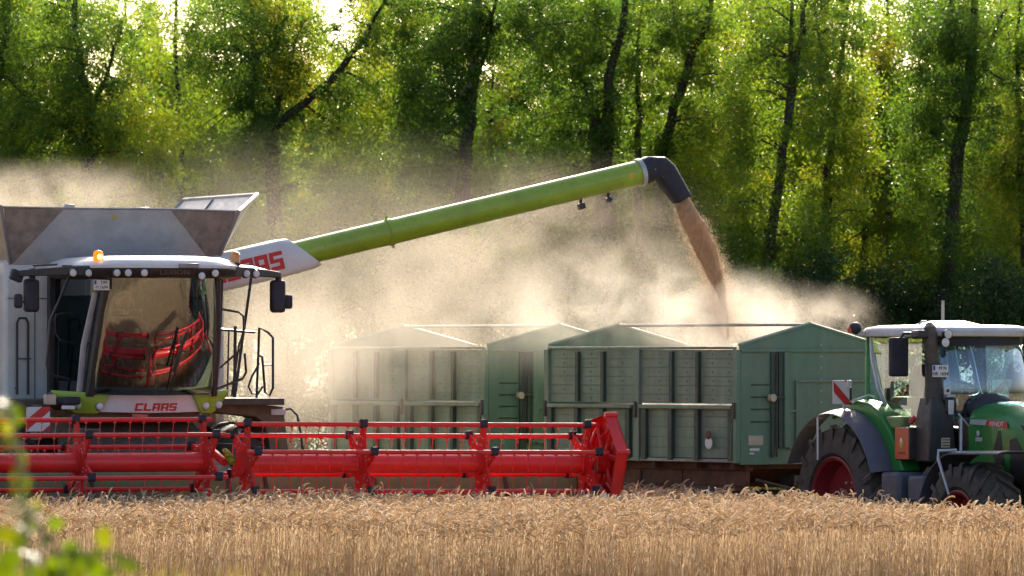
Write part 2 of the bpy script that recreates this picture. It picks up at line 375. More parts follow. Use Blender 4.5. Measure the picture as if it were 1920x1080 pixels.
# ================================================================== COMBINE HARVESTER
CO = (-4.54, 81.28, 0); CTH = 23
def build_combine():
    C = empty('combine_harvester', CO, CTH)
    tag(C, 'white and lime green combine harvester with red reel, unloading grain through its raised green auger', 'combine harvester')
    # ---------------- reels
    def reel(x0, x1, ph, spiders, Rr, zl, zr, end):
        zz = lambda x: zl + (zr - zl) * (x - x0) / (x1 - x0)
        yc = -2.48
        rl = MB().tube([(x0 + .03, yc, zz(x0)), (x1 - .02, yc, zz(x1))], .122, 20).build('reel', M['red'], C, angle=60)
        angs = [R(ph + 60 * k) for k in range(6)]
        for a in angs:
            dy, dz = -Rr * math.sin(a), Rr * math.cos(a)
            mb = MB(); mb.tube([(x0 - .08, yc + dy, zz(x0) + dz), (x1 + .02, yc + dy, zz(x1) + dz)], .031, 8)
            bt = mb.build('reel_bat', M['red'], rl, angle=60)
            mb = MB(); n = int((x1 - x0) / .19)
            for i in range(n):
                x = x0 + .08 + i * .19 + random.uniform(-.012, .012); z = zz(x) + dz; sw = random.uniform(-.012, .012)
                mb.box(x - .009, x + .009, yc + dy - .02, yc + dy + .034, z - .042, z + .01)
                mb.tube([(x, yc + dy, z - .03), (x + sw, yc + dy + .03, z - .13), (x + sw * 2, yc + dy + .02, z - .235)], .0048, 4)
            mb.build('tine_row', M['red'], rl, angle=60)
        for x in spiders:                                          # star plates carrying the bats
            mb = MB(); z0 = zz(x); poly = []
            for a in angs:
                for (da, r_) in ((-.48, .24), (-.25, .32), (-.10, Rr - .02), (.10, Rr - .02), (.25, .32), (.48, .24)):
                    poly.append((yc - r_ * math.sin(a + da), z0 + r_ * math.cos(a + da)))
            mb.prism(poly, 'x', x - .006, x + .006)
            for a in angs:                                         # bent flanges stiffen each arm
                for sg in (-1, 1):
                    p = [(x + .03 * q, yc - r_ * math.sin(a + sg * da), z0 + r_ * math.cos(a + sg * da)) for q in (-.1, 1) for (r_, da) in ((.24, .48), (.32, .25), (Rr - .03, .10))]
                    mb.add(p, [(0, 1, 4, 3), (1, 2, 5, 4)])
            mb.lathe([(-.05, .15), (.05, .15)], (x, yc, z0), 'x', 20)
            sp = mb.build('reel_spider', M['redm'], rl)
            for a in angs:
                mb = MB()
                p = (x, yc - (Rr + .0) * math.sin(a), z0 + (Rr + .0) * math.cos(a))
                mb.tube([(x - .045, p[1], p[2]), (x + .045, p[1], p[2])], .045, 10)
                mb.box(x - .03, x + .05, p[1] - .035, p[1] + .035, p[2] + .01, p[2] + .065)
                mb.build('bat_bearing', M['navy'], rl)
            mb = MB()
            for a in angs:                                         # cream dots: brightness showing through the arm slots is put into their colour
                for r_ in (.24, .34):
                    for da in (-.1, .12):
                        mb.tube([(x - .012, yc - r_ * math.sin(a + da), z0 + r_ * math.cos(a + da)), (x + .012, yc - r_ * math.sin(a + da), z0 + r_ * math.cos(a + da))], .011, 6)
            mb.build('bolt_slot_dot', M['cream'], rl)
        if end:                                                    # offset control ring and outer shield
            xe = x1 + .02; ze = zz(x1)
            mb = MB(); oy, oz = -.06, .06; ro = Rr + .1
            hexa = [(yc + oy - ro * math.sin(R(ph + 60 * k + 8)), ze + oz + ro * math.cos(R(ph + 60 * k + 8))) for k in range(6)]
            inn = [(yc + oy + (p - yc - oy) * .9, ze + oz + (q - ze - oz) * .9) for p, q in hexa]
            mb.prism(hexa, 'x', xe + .18, xe + .195)
            for k in range(6):
                a, b = hexa[k], hexa[(k + 1) % 6]
                mb.add([(xe + .03, *a), (xe + .03, *b), (xe + .195, *b), (xe + .195, *a)], [(0, 1, 2, 3)])
                mb.tube([(xe + .03, *hexa[k]), (xe + .2, *hexa[k])], .035, 8)
            mb.build('reel_end_shield', M['red'], rl)
            mb = MB()
            for k in range(6):
                a = angs[k]; p = (yc - .34 * math.sin(a), ze + .34 * math.cos(a)); q = (yc + oy - .46 * math.sin(a + .3), ze + oz + .46 * math.cos(a + .3))
                mb.tube([(xe + .07, *p), (xe + .13, *q)], .03, 6); mb.tube([(xe + .13, yc + oy, ze + oz), (xe + .13, *q)], .028, 6)
            mb.lathe([(0, .16), (.16, .16)], (xe, yc + oy / 2, ze + oz / 2), 'x', 16)
            mb.build('control_ring', M['red'], rl)
        return rl
    reel(-5.25, -.14, -10, [-5.2, -3.52, -1.89, -.24], .53, 1.515, 1.512, False)
    reel(.22, 4.98, 13, [.28, 1.82, 3.44, 4.86], .50, 1.492, 1.455, True)
    mb = MB(); mb.tube([(-.06, -1.0, 1.5), (.04, -1.7, 1.72), (.04, -2.45, 1.5)], [.07, .06, .05], 8)
    arm = mb.build('reel_arm', M['redm'], C)
    MB().tube([(.0, -2.62, 1.63), (.06, -2.5, 1.6)], .045, 10).tube([(-.05, -2.66, 1.66), (.1, -2.55, 1.57)], .03, 8).build('arm_joint', M['yellowgrn'], arm)
    MB().tube([(.05, -2.5, 1.6), (.09, -2.58, 1.5)], .045, 8).build('motor', M['claas_green'], arm)
    for x in (-5.4, 5.33):
        MB().tube([(x, -1.0, 1.35), (x, -1.8, 1.62), (x, -2.5, 1.47)], [.07, .06, .05], 8).build('reel_arm', M['redm'], C)
    # ---------------- header (cutting table)
    mb = MB(); mb.prism([(-1.0, .45), (-.86, .45), (-.86, 1.36), (-1.0, 1.36), (-1.06, 1.2), (-1.02, .7)], 'x', -5.4, 5.4)
    mb.box(-5.4, 5.4, -2.3, -1.0, .34, .42); mb.box(-5.4, 5.4, -.86, -.7, 1.16, 1.34)
    hd = mb.build('header', M['header_green'], C, .008)
    mb = MB()
    for x in (.62, .95, 1.12, -1.2, -1.35, 2.6, 4.4, -3.0, -4.2): mb.obox((x, -1.075, 1.12), (.022, 0, .006), (0, .006, 0), (-.035, 0, .2))
    mb.build('scraper_strip', M['dark'], hd)
    mb = MB(); mb.tube([(-5.3, -1.55, .82), (5.3, -1.55, .82)], .2, 16)
    for s0, s1 in ((-5.3, -.7), (5.3, .7)):
        n = 110; pr = []
        for i in range(n + 1):
            x = s0 + (s1 - s0) * i / n; a = i * .55 * (1 if s0 < 0 else -1)
            pr.append(((x, -1.55 + .2 * math.cos(a), .82 + .2 * math.sin(a)), (x, -1.55 + .31 * math.cos(a), .82 + .31 * math.sin(a))))
        mb.add([p for q in pr for p in q], [(2 * i, 2 * i + 1, 2 * i + 3, 2 * i + 2) for i in range(n)])
    mb.build('intake_auger', M['steel'], hd, fix=False)
    for x, sg in ((-5.46, -1), (5.46, 1)):
        mb = MB(); mb.prism([(-.86, .3), (-.86, 1.4), (-1.2, 1.44), (-2.0, 1.0), (-3.3, .62), (-3.6, .4), (-2.2, .3)], 'x', x - .035, x + .035)
        mb.build('end_panel', M['header_green'], hd, .01)
        MB().tube([(x, -1.9, 1.0), (x - sg * .4, -2.5, 1.14), (x - sg * .52, -3.0, 1.0), (x - sg * .45, -3.4, .7)], [.03, .06, .06, .02], 8).build('crop_divider', M['white'], hd)
    mb = MB()
    for i in range(71): mb.tube([(-5.4 + i * .154, -2.3, .37), (-5.4 + i * .154, -2.46, .37)], [.02, .004], 4)
    mb.build('cutter_bar', M['steel'], hd)
    # ---------------- feeder house
    mb = MB(); mb.loft([[(-.85, -.86, .55), (.85, -.86, .55), (.85, -.86, 1.28), (-.85, -.86, 1.28)], [(-.8, .9, 1.25), (.8, .9, 1.25), (.8, .9, 2.02), (-.8, .9, 2.02)]])
    fh = mb.build('feeder_house', M['dark'], C, .02)
    mb = MB()
    for i in range(5): mb.box(-.86, .86, -.7 + i * .32, -.66 + i * .32, 1.2 + .13 * i, 1.36 + .13 * i)
    mb.box(-1.2, -.9, -.5, .3, 1.3, 1.9); mb.box(.9, 1.05, -.4, .5, 1.1, 1.7)
    mb.build('reinforcing_rib', M['dark'], fh, .01)
    mb = MB()
    for x in (-.95, .95): mb.tube([(x, -.5, .8), (x, .5, 1.2)], .06, 8)
    mb.build('lift_cylinder', M['steel'], fh)
    # ---------------- main body, tank and flaps
    mb = MB(); mb.box(-1.5, 1.42, 1.5, 8.2, 1.75, 4.05); bd = mb.build('body', M['body'], C, .05)
    mb = MB(); mb.prism([(1.75, 1.9), (8.3, 1.9), (8.6, 2.6), (8.1, 3.75), (1.75, 3.9)], 'x', -1.68, -1.53); mb.prism([(1.75, 1.9), (8.3, 1.9), (8.6, 2.6), (8.1, 3.75), (1.75, 3.9)], 'x', 1.45, 1.6)
    mb.build('side_panel', M['body'], bd, .03)
    MB().box(-1.7, -1.69, 2.1, 7.9, 3.1, 3.4).box(1.612, 1.622, 2.1, 7.9, 3.1, 3.4).build('green_stripe', M['claas_green'], bd)
    MB().box(-1.43, 1.36, 1.6, 8.0, 1.1, 1.745).build('chassis', M['dark'], C, .03)
    MB().box(-1.46, 1.38, 1.49, 1.497, 3.55, 3.56).box(-1.1, -1.09, 1.49, 1.497, 1.8, 4.0).build('panel_seam', M['dark'], bd)
    mb = MB(); mb.tube([(-1.36, 1.42, 2.32), (-1.36, 1.42, 3.24), (-1.33, 1.42, 3.3), (-1.24, 1.42, 3.3), (-1.21, 1.42, 3.24), (-1.21, 1.42, 2.32)], .017, 6)
    mb.tube([(-1.38, 1.42, 2.78), (-1.17, 1.42, 2.78)], .009, 5).tube([(-1.36, 1.42, 2.4), (-1.36, 1.52, 2.4)], .01, 5)
    mb.build('grab_rail', M['blackp'], C)
    # platform on the image-left side
    MB().box(-2.0, -1.0, .35, 1.45, 2.16, 2.27).box(-1.28, -1.04, .3, .42, 2.18, 2.36).build('side_platform', M['dark'], C, .01)
    MB().box(-1.22, -.98, .02, .3, 2.2, 2.3).build('work_lamp_bracket', M['navy'], C, .02)
    MB().box(-1.42, -1.28, .1, .2, 2.2, 2.33).build('marker_lamp', M['cream'], C, .01)
    MB().box(-1.24, -1.06, .0, .03, 2.14, 2.19).build('clearance_lamp', M['lampglass'], C, .01)
    warning_board(C, (-1.56, -.02, 2.02), .31, .31, 1)
    MB().box(-1.56, -1.5, 0, .3, 1.75, 2.2).build('board_bracket', M['dark'], C, .01)
    # grain tank
    zt = 4.06
    fl = [(-1.62, 1.2, 4.71), (-.80, 1.2, 4.70), (.65, 1.2, 4.70), (1.53, 1.2, 4.68)]
    def slab(pts, th, mat, name, par=C):
        th = Vector(th); return MB().loft([[Vector(p) for p in pts], [Vector(p) + th for p in pts]]).build(name, mat, par, .004)
    gt = slab([(-1.4, 1.5, 3.98), (1.36, 1.5, 3.98), (.65, 1.2, 4.70), (-.80, 1.2, 4.70)], (0, .025, .01), M['tank'], 'grain_tank_flap')
    slab([(-1.4, 1.512, 3.98), (-.805, 1.212, 4.695), (-1.62, 1.19, 4.71)], (0, .02, 0), M['canvas'], 'corner_sheet')
    slab([(1.36, 1.512, 3.98), (1.55, 1.19, 4.68), (.655, 1.212, 4.695)], (0, .02, 0), M['canvas'], 'corner_sheet')
    MB().tube([(-1.66, 1.19, 4.72), (-.8, 1.19, 4.71), (.65, 1.19, 4.71), (1.55, 1.19, 4.69)], .014, 6).build('flap_rim', M['steel'], gt)
    MB().box(-.13, -.07, 1.214, 1.222, 4.58, 4.67, Matrix.Translation((0, .02, 0))).build('flap_sticker', M['yellow'], gt)
    MB().box(.12, .36, 1.18, 1.23, 4.70, 4.73).box(-.8, -.66, 1.18, 1.25, 4.7, 4.76).build('flap_hinge', M['silver'], gt, .008)
    # side flap (image right) leans out, seen from its inner side
    sf = [(1.38, 1.5, 4.0), (1.42, 5.4, 4.0), (2.26, 5.1, 4.93), (2.28, 2.35, 4.94), (1.58, 1.17, 4.69)]
    s2 = slab(sf, (.02, 0, -.02), M['tank'], 'grain_tank_flap')
    mb = MB(); mb.tube([sf[0], sf[4], sf[3], sf[2], sf[1]], .028, 6); mb.tube([(1.45, 3.7, 4.05), (2.24, 3.9, 4.9)], .022, 6); mb.build('flap_rim', M['steel'], s2)
    lf = [(-1.42, 1.5, 4.0), (-1.46, 5.4, 4.0), (-2.26, 5.1, 4.93), (-2.28, 2.35, 4.94), (-1.66, 1.17, 4.72)]
    s3 = slab(lf, (-.02, 0, -.02), M['tank'], 'grain_tank_flap'); MB().tube([lf[0], lf[4], lf[3], lf[2], lf[1]], .028, 6).build('flap_rim', M['steel'], s3)
    bf = [(-1.46, 5.42, 4.0), (1.42, 5.42, 4.0), (1.3, 5.7, 4.66), (-1.3, 5.7, 4.66)]
    s4 = slab(bf, (0, .02, 0), M['tank'], 'grain_tank_flap'); MB().tube([bf[3], bf[2]], .02, 6).build('flap_rim', M['steel'], s4)
    # ---------------- wheels
    wheel(C, (-1.6, 1.55, .98), .98, .8, .5, M['rim'], -1, 20); wheel(C, (1.6, 1.55, .98), .98, .8, .5, M['rim'], 1, 20)
    wheel(C, (-1.5, 6.6, .72), .72, .55, .36, M['rim'], -1, 18); wheel(C, (1.5, 6.6, .72), .72, .55, .36, M['rim'], 1, 18)
    MB().tube([(-1.4, 1.55, .98), (1.4, 1.55, .98)], .16, 12).tube([(-1.3, 6.6, .72), (1.3, 6.6, .72)], .1, 10).box(-.5, .5, 1.3, 6.8, .9, 1.1).build('axle', M['dark'], C)
    # ---------------- cab
    ws = lambda u, v: None
    def wsP(u, v):                                                # windscreen: u 0..1 across, v 0..1 up; bulging, leaning forward
        x = (-.83 + 1.66 * u); k = 1 - .12 * v; xx = x * k
        y = .06 - .38 * v - .05 * math.sin(math.pi * v) - .24 * (1 - (x / .83) ** 2)
        return (xx, y, 2.32 + 1.5 * v)
    cab = MB().box(-.88, .88, .3, 1.4, 2.12, 2.3).build('cab', M['black'], C, .02)
    MB().sheet(wsP, 24, 14, (0, .008, 0)).build('windscreen', M['wind'], cab, angle=80)
    for sg in (-1, 1):
        mb = MB(); mb.loft([[(sg * .80, .04, 2.3), (sg * .87, .05, 2.3), (sg * .89, .14, 2.3), (sg * .81, .14, 2.3)], [(sg * .765, -.17, 3.05), (sg * .835, -.16, 3.05), (sg * .855, -.07, 3.05), (sg * .775, -.07, 3.05)], [(sg * .70, -.36, 3.82), (sg * .77, -.35, 3.82), (sg * .79, -.26, 3.82), (sg * .71, -.26, 3.82)]])
        mb.build('cab_pillar', M['black'], cab, .012)
        MB().box(sg * .93 - .05, sg * .93 + .05, 1.25, 1.355, 2.2, 3.86).build('cab_pillar', M['black'], cab, .012)
    MB().box(-.95, .95, 1.36, 1.44, 2.2, 3.86).build('cab_rear_wall', M['black'], cab, .012)
    for sg in (-1, 1):
        nm = 'door_glass'
        g = MB(); g.loft([[(sg * .885, .12, 2.32), (sg * .93, 1.28, 2.32), (sg * .90, 1.28, 3.82), (sg * .79, -.25, 3.82)], [(sg * .879, .12, 2.32), (sg * .924, 1.28, 2.32), (sg * .894, 1.28, 3.82), (sg * .784, -.25, 3.82)]])
        g.build(nm, M['sideglass'], cab)
    MB().tube([(-.935, .22, 2.35), (-.91, .12, 2.95), (-.835, -.12, 3.62)], .042, 6, flat=.4).build('door_strip', M['silver'], cab)
    # wiper, handles and hoses of the cab
    MB().tube([(.12, -.235, 2.34), (.2, -.5, 3.0)], .012, 6).tube([(.1, -.40, 2.62), (.24, -.56, 3.12)], .02, 6).build('wiper', M['blackp'], cab)
    MB().tube([(-1.05, .25, 3.84), (-1.2, .25, 3.5), (-1.42, .25, 3.27) if 0 else (-1.31, .25, 3.27), (-1.36, .25, 2.72), (-1.34, .25, 2.63), (-1.24, .25, 2.56), (-1.0, .4, 2.52)], .017, 6).tube([(-1.3, .25, 3.27), (-1.25, .25, 3.27), (-1.23, .25, 3.34), (-1.15, .28, 3.36), (-.95, .4, 3.36)], .01, 5).tube([(-1.25, .25, 3.27), (-1.24, .25, 3.1), (-1.18, .25, 3.02), (-.95, .4, 2.98)], .01, 5).build('handrail', M['blackp'], cab)
    # roof
    mb = MB()
    def ring(z, k, fy=0): return [(1.12 * k * math.copysign(abs(math.cos(a)) ** .55, math.cos(a)), .48 + fy + 1.0 * k * math.copysign(abs(math.sin(a)) ** .6, math.sin(a)) - (.10 * (1 - math.cos(a) ** 2) if math.sin(a) < 0 else 0), z) for a in [2 * math.pi * i / 48 for i in range(48)]]
    mb.loft([ring(3.80, .93), ring(3.84, 1.0), ring(3.91, 1.02), ring(3.925, 1.0)]); vis = mb.build('roof_visor', M['black'], cab, angle=50)
    mb = MB(); mb.loft([ring(3.926, 1.01), ring(3.96, 1.015), ring(4.01, .97), ring(4.06, .84), ring(4.085, .6), ring(4.09, .3)]); mb.build('roof', M['white'], cab, angle=50)
    def wing(sg):
        L = MB(); rs = []
        for t in [i / 6 for i in range(7)]:
            x = sg * (.95 + .82 * t); y = -.28 + .5 * t; z = 3.89 - .035 * t * t; h = .068 - .03 * t
            rs.append([(x, y - .07, z - h), (x, y + .12, z - h), (x, y + .12, z + h * .8), (x, y - .07, z + h)])
        return L.loft(rs)
    for sg in (-1, 1): wing(sg).build('mirror_arm', M['black'], cab, .012)
    MB().loft([[(1.0, -.25, 3.955), (1.3, -.06, 3.95), (1.72, .16, 3.885), (1.74, .26, 3.885), (1.3, .2, 3.95), (1.0, .3, 3.955)], [(1.0, -.22, 3.975), (1.3, -.02, 3.967), (1.7, .18, 3.897), (1.72, .24, 3.897), (1.3, .17, 3.967), (1.0, .28, 3.975)]]).build('roof_wing', M['silver'], cab)
    MB().box(.1, .36, -.66, -.6, 3.93, 3.985).build('roof_grille', M['steel'], cab, .006)
    fy = lambda x: .48 - 1.02 * (1 - min(1, abs(x) / 1.14) ** (2 / .55)) ** .3 - .10 * (1 - min(1, abs(x) / 1.14) ** (2 / .55))
    LX = [(-1.18, -.19), (-1.0, -.28), (-.71, -.55), (-.575, -.6), (-.37, -.645), (.40, -.5), (.59, -.38), (1.16, -.17), (1.32, -.09)]
    for i, (x, y) in enumerate(LX):
        y = fy(x) - .012 if abs(x) < 1.13 else y - .06
        z = 3.862 - (.035 if i == 5 else 0)
        mb = MB(); mb.lathe([(-.012, .052), (.03, .06)], (x, y, z), 'y', 14); wl = mb.build('work_light', M['black'], cab)
        MB().lathe([(-.03, .012), (-.024, .036), (-.0125, .046)], (x, y, z), 'y', 14).build('lens', M['lampglass'], wl)
    lx = text_mesh('lettering', 'LEXION', .085, M['brown'], vis, Matrix.Translation((.04, -.648, 3.868)) @ Matrix.Rotation(R(0), 4, 'Z') @ Matrix.Scale(1.35, 4, (1, 0, 0)) @ FRONT)
    for (x, y, on) in ((-.86, -.3, True), (1.04, -.14, False)):
        b = MB().lathe([(3.93, .062), (4.005, .062)], (x, y, 0), 'z', 14).build('beacon', M['black'], cab)
        MB().lathe([(4.006, .066), (4.10, .064), (4.135, .05), (4.15, .01)], (x, y, 0), 'z', 16).build('beacon_lens', M['amber_on'] if on else M['amber_off'], b, angle=50)
        if on: MB().sphere((x, y - .066, 4.065), (.036, .012, .036)).build('lamp', M['amber_core'], b)
    plate(cab, (-.84, -.37, 3.71), .21, .13, 'LW', 'M 1694')
    # mirrors
    for sg in (-1, 1):
        x = sg * 1.76 - (.19 if sg < 0 else 0); x = -1.57 if sg < 0 else 1.76
        mb = MB(); mb.box(x - .1, x + .1, .17, .29, 3.37, 3.79); m_ = mb.build('mirror', M['navy'], C, .045, seg=3)
        MB().tube([(x, .2, 3.78), (x, .2, 3.88)], .04, 8).build('mirror_stem', M['black'], m_)
        xx = x + (.15 if sg > 0 else -.17)
        MB().box(xx - .055, xx + .055, .2, .28, 3.42, 3.6).build('small_mirror', M['navy'], m_, .03)
        MB().tube([(x, .24, 3.5), (xx, .24, 3.5)], .014, 6).build('mirror_stem', M['black'], m_)
    MB().obox((-1.77, .22, 3.83), (.075, 0, -.03), (0, .06, 0), (.02, 0, .065)).build('work_lamp', M['navy'], C, .02)
    MB().tube([(-1.66, .2, 3.84), (-1.6, .18, 3.92), (-1.54, .18, 3.93)], .014, 6).build('lamp_bracket', M['steel'], C)
    MB().box(-1.24, -1.12, -.06, .02, 3.93, 3.965).build('camera_box', M['black'], C, .01)
    MB().tube([(-1.55, .2, 3.96), (-1.06, .6, 3.98), (-1.0, .8, 3.9)], .014, 5).build('cable', M['blackp'], C)
    # front apron with lettering
    ay = lambda x, z, o=0: (x, .22 * x * x - .02 + .18 * (2.36 - z) + o, z)
    def strip(x0, x1, zt, zb, n=14, o=0.0):
        return MB().sheet(lambda u, v: ay(x0 + (x1 - x0) * u, zb(x0 + (x1 - x0) * u) + (zt(x0 + (x1 - x0) * u) - zb(x0 + (x1 - x0) * u)) * v, o), n, 6, (0, .05, 0))
    zt_ = lambda x: 2.315 + .025 * x * x; zb_ = lambda x: 2.09 + .02 * abs(x)
    ap = strip(-.86, .8, zt_, zb_, 20).build('apron', M['white'], C, .006)
    logo('CLAAS', -.25, .31, 2.118, 2.215, lambda x, z, o: ay(x, z, o)).build('lettering', M['signred'], ap)
    for sg, xi, xo in ((-1, .58, 1.27), (1, .52, 1.06)):
        f = lambda a: a if sg > 0 else -a
        def gp(u, v):
            zb2 = 2.085 + .24 * max(0, (u - .45) / .55) ** 1.3; zt2 = 2.335 + .05 * u
            xa = xi + (xo - xi) * u + (.14 * (1 - v) * (1 - u))
            x = sg * xa; z = zb2 + (zt2 - zb2) * v
            p = ay(x, z, -.03 - .02 * math.sin(math.pi * v)); return p
        gpod = MB().sheet(gp, 12, 8, (0, .06, 0)).build('headlight_housing', M['claas_green'], ap, .006, angle=50)
        for x in ((-.97, -.71) if sg < 0 else (.72, .92)):
            z = 2.195 if abs(x) > .8 else 2.18; p = ay(x, z, -.055)
            h_ = MB().lathe([(-.01, .05), (.03, .062)], p, 'y', 16).build('headlight', M['steel'], ap)
            MB().lathe([(-.028, .01), (-.022, .03), (-.011, .043)], p, 'y', 14).build('lens', M['lampglass'], h_)
    MB().box(-1.0, .85, .25, .6, 2.0, 2.1).build('underframe', M['brown'], C, .01)
    MB().tube([(-.3, .0, 2.06), (-.1, -.02, 2.05)], .025, 6).build('reflector', M['orange'], C)
    # interior
    st = MB().box(-.28, .28, .72, 1.2, 2.62, 2.76).box(-.26, .26, 1.12, 1.25, 2.76, 3.42).box(-.14, .14, 1.13, 1.23, 3.42, 3.58).build('driver_seat', M['seat'], cab, .05, seg=3)
    MB().box(-.2, .2, .8, 1.1, 2.3, 2.62).build('seat_base', M['black'], cab, .02)
    MB().tube([(.02, .12, 2.3), (0, .3, 2.95)], .05, 8).lathe([(-.0, .03), (.03, .03)], (0, .3, 2.95), 'z', 10).build('steering_column', M['black'], cab)
    mb = MB(); pts = [(.19 * math.cos(a), .3 + .17 * math.sin(a), 2.99 + .06 * math.sin(a)) for a in [2 * math.pi * i / 20 for i in range(21)]]; mb.tube(pts, .015, 6); mb.tube([pts[0], pts[10]], .012, 6); mb.build('steering_wheel', M['black'], cab)
    MB().obox((.52, .42, 2.98), (.14, .04, 0), (-.01, .02, 0), (0, .02, .11)).tube([(.5, .5, 2.7), (.52, .45, 2.9)], .02, 6).build('monitor', M['black'], cab, .01)
    MB().box(.3, .62, .5, 1.2, 2.7, 2.85).build('armrest', M['black'], cab, .03)
    # ---------------- platform, steps and railing on the image-right side
    MB().box(1.0, 1.98, .55, 1.5, 2.18, 2.27).build('ladder_platform', M['dark'], C, .01)
    mb = MB(); mb.loft([[(1.0, .75, 2.1), (1.0, 1.25, 2.1), (1.0, 1.25, 2.2), (1.0, .75, 2.2)], [(1.35, .75, 2.06), (1.35, 1.25, 2.06), (1.35, 1.25, 2.19), (1.35, .75, 2.19)], [(1.65, .75, 2.03), (1.65, 1.25, 2.03), (1.65, 1.25, 2.19), (1.65, .75, 2.19)], [(1.78, .75, 1.95), (1.78, 1.25, 1.95), (2.04, 1.25, 2.16), (2.04, .75, 2.16)], [(1.84, .75, 1.7), (1.84, 1.25, 1.7), (2.1, 1.25, 1.7), (2.1, .75, 1.7)], [(1.93, .75, .7), (1.93, 1.25, .7), (2.2, 1.25, .7), (2.2, .75, .7)]])
    mb.build('access_ladder', M['brown'], C, .012)
    MB().box(1.86, 2.06, .72, .748, 2.05, 2.13).build('ladder_reflector', M['silver'], C, .006)
    MB().tube([(2.06, .8, 2.12), (2.16, .8, 2.13), (2.25, .8, 2.05), (2.3, .8, 1.8), (2.36, .8, 1.3)], .016, 6).build('ladder_hose', M['blackp'], C)
    mb = MB(); T = lambda *p, r=.019: mb.tube(p, r, 6)
    T((1.27, .95, 3.84), (1.2, .95, 2.3)); T((1.69, 1.0, 3.84), (1.55, 1.0, 2.9), (1.46, 1.0, 2.28))
    T((1.25, .95, 3.42), (1.5, .95, 3.38), (1.56, .95, 3.33), (1.57, .95, 3.15), (1.5, .95, 2.95), (1.4, .95, 2.3), r=.015)
    T((1.2, .95, 3.16), (1.72, .95, 3.12), r=.018); T((1.36, .95, 3.14), (1.34, .95, 2.3), r=.011); T((1.45, .95, 3.2), (1.44, .95, 2.28), r=.022)
    T((1.24, .95, 2.66), (1.55, .95, 2.92), r=.014)
    T((1.76, 1.0, 2.2), (1.8, 1.0, 3.18), (1.92, 1.0, 3.12), (1.99, 1.0, 3.05), (1.99, 1.0, 2.4), (1.94, 1.0, 2.3), (1.88, 1.0, 2.34), (1.85, 1.0, 2.7), (1.84, 1.0, 2.8), (1.8, 1.0, 2.82), r=.017)
    T((1.8, 1.0, 2.72), (1.7, 1.0, 2.55), (1.65, 1.0, 2.42), (1.7, 1.0, 2.33), (1.78, 1.0, 2.32), (1.85, 1.0, 2.42), r=.015)
    T((1.15, .9, 2.38), (1.55, .95, 2.52), (1.6, .95, 2.6), (1.58, .95, 2.85), r=.018); T((1.86, 1.0, 2.7), (1.99, 1.0, 2.7), r=.01)
    mb.build('ladder_railing', M['blackp'], C, angle=60)
    MB().box(1.18, 1.215, .9, .99, 2.3, 3.8).build('door_post', M['silver'], C, .008)
    # ---------------- unloading auger
    A0, A1 = Vector((1.3, 1.6, 3.86)), Vector((7.47, 1.6, 5.265)); d = (A1 - A0).normalized(); up = Vector((-d.z, 0, d.x)); back = Vector((0, 1, 0))
    at = lambda t, a=0, b=0: A0 + d * t + back * a + up * b
    Lg = (A1 - A0).length; ra = .168
    au = MB().tube([at(.9), at(Lg)], ra, 32).build('unloading_auger', M['claas_green'], C, angle=60)
    jt = 2.62
    mb = MB(); mb.tube([at(jt - .035), at(jt + .035)], ra + .014, 28); mb.build('tube_flange', M['claas_green'], au)
    MB().box(-.02, .02, -.01, .01, -.02, .02, Matrix.Translation(at(jt, 0, ra + .03))).tube([at(jt, -.05, -ra - .03), at(jt + .02, .05, -ra - .03)], .02, 6).build('flange_bolt', M['claas_green'], au)
    MB().tube([at(Lg - .03), at(Lg + .03)], ra + .022, 32).build('clamp_ring', M['silver'], au)
    MB().tube([at(Lg - .2, -ra * .985, .0), at(Lg - .2, -ra * 1.02, 0)], .045, 12).build('sticker', M['yellow'], au)
    # white sleeve with lettering, slanted outer end
    rs = []
    def sec(t0, skew, ry, rz, n=20):
        o = []
        for i in range(n):
            a = 2 * math.pi * i / n; c_, s_ = math.cos(a), math.sin(a)
            yy = ry * math.copysign(abs(c_) ** .45, c_); zz = rz * math.copysign(abs(s_) ** .45, s_)
            o.append(at(t0 - skew * zz / rz, yy, zz))
        return o
    slv = MB().loft([sec(-.6, 0, .22, .25), sec(1.0, 0, .215, .25), sec(1.30, .15, .205, .235), sec(1.36, .19, .195, .21)]).build('auger_sleeve', M['white'], au, angle=40)
    sf_ = lambda x, z, o: at(x, -.219 + o, z)
    logo('CLAAS', -.02, 1.0, -.13, .11, sf_, shear=-.02, gap=.12).build('lettering', M['signred'], slv)
    MB().tube([(1.2, 2.2, 3.2), (1.25, 1.8, 3.7), (1.35, 1.6, 3.87)], .2, 16).build('auger_elbow', M['dark'], au)
    # spout: bent box section
    cp = [(0, .0, 0), (.12, .0, .0), (.27, 0, -.04), (.38, 0, -.13), (.56, 0, -.42), (.66, 0, -.58)]
    hs = [.17, .178, .175, .16, .135, .12]
    rs = []
    base = at(Lg + .02)
    for i, (x, y, z) in enumerate(cp):
        p = base + d * x * .93 + Vector((0, 0, 1)) * (z + .14 * x)
        tA = [0, .05, -.42, -.82, -1.02, -1.02][i]; n_ = Vector((-math.sin(tA + .0), 0, math.cos(tA)))
        if i < 2: n_ = up
        o = []
        ex = .95 - .1 * i
        for k in range(24):
            a = 2 * math.pi * k / 24; c_, s_ = math.cos(a), math.sin(a); e = 1 if i < 1 else .6
            o.append(p + back * (.172 if i < 3 else .15) * math.copysign(abs(c_) ** e, c_) + n_ * hs[i] * math.copysign(abs(s_) ** e, s_))
        rs.append(o)
    MB().loft(rs).build('auger_spout', M['navy'], au, angle=38)
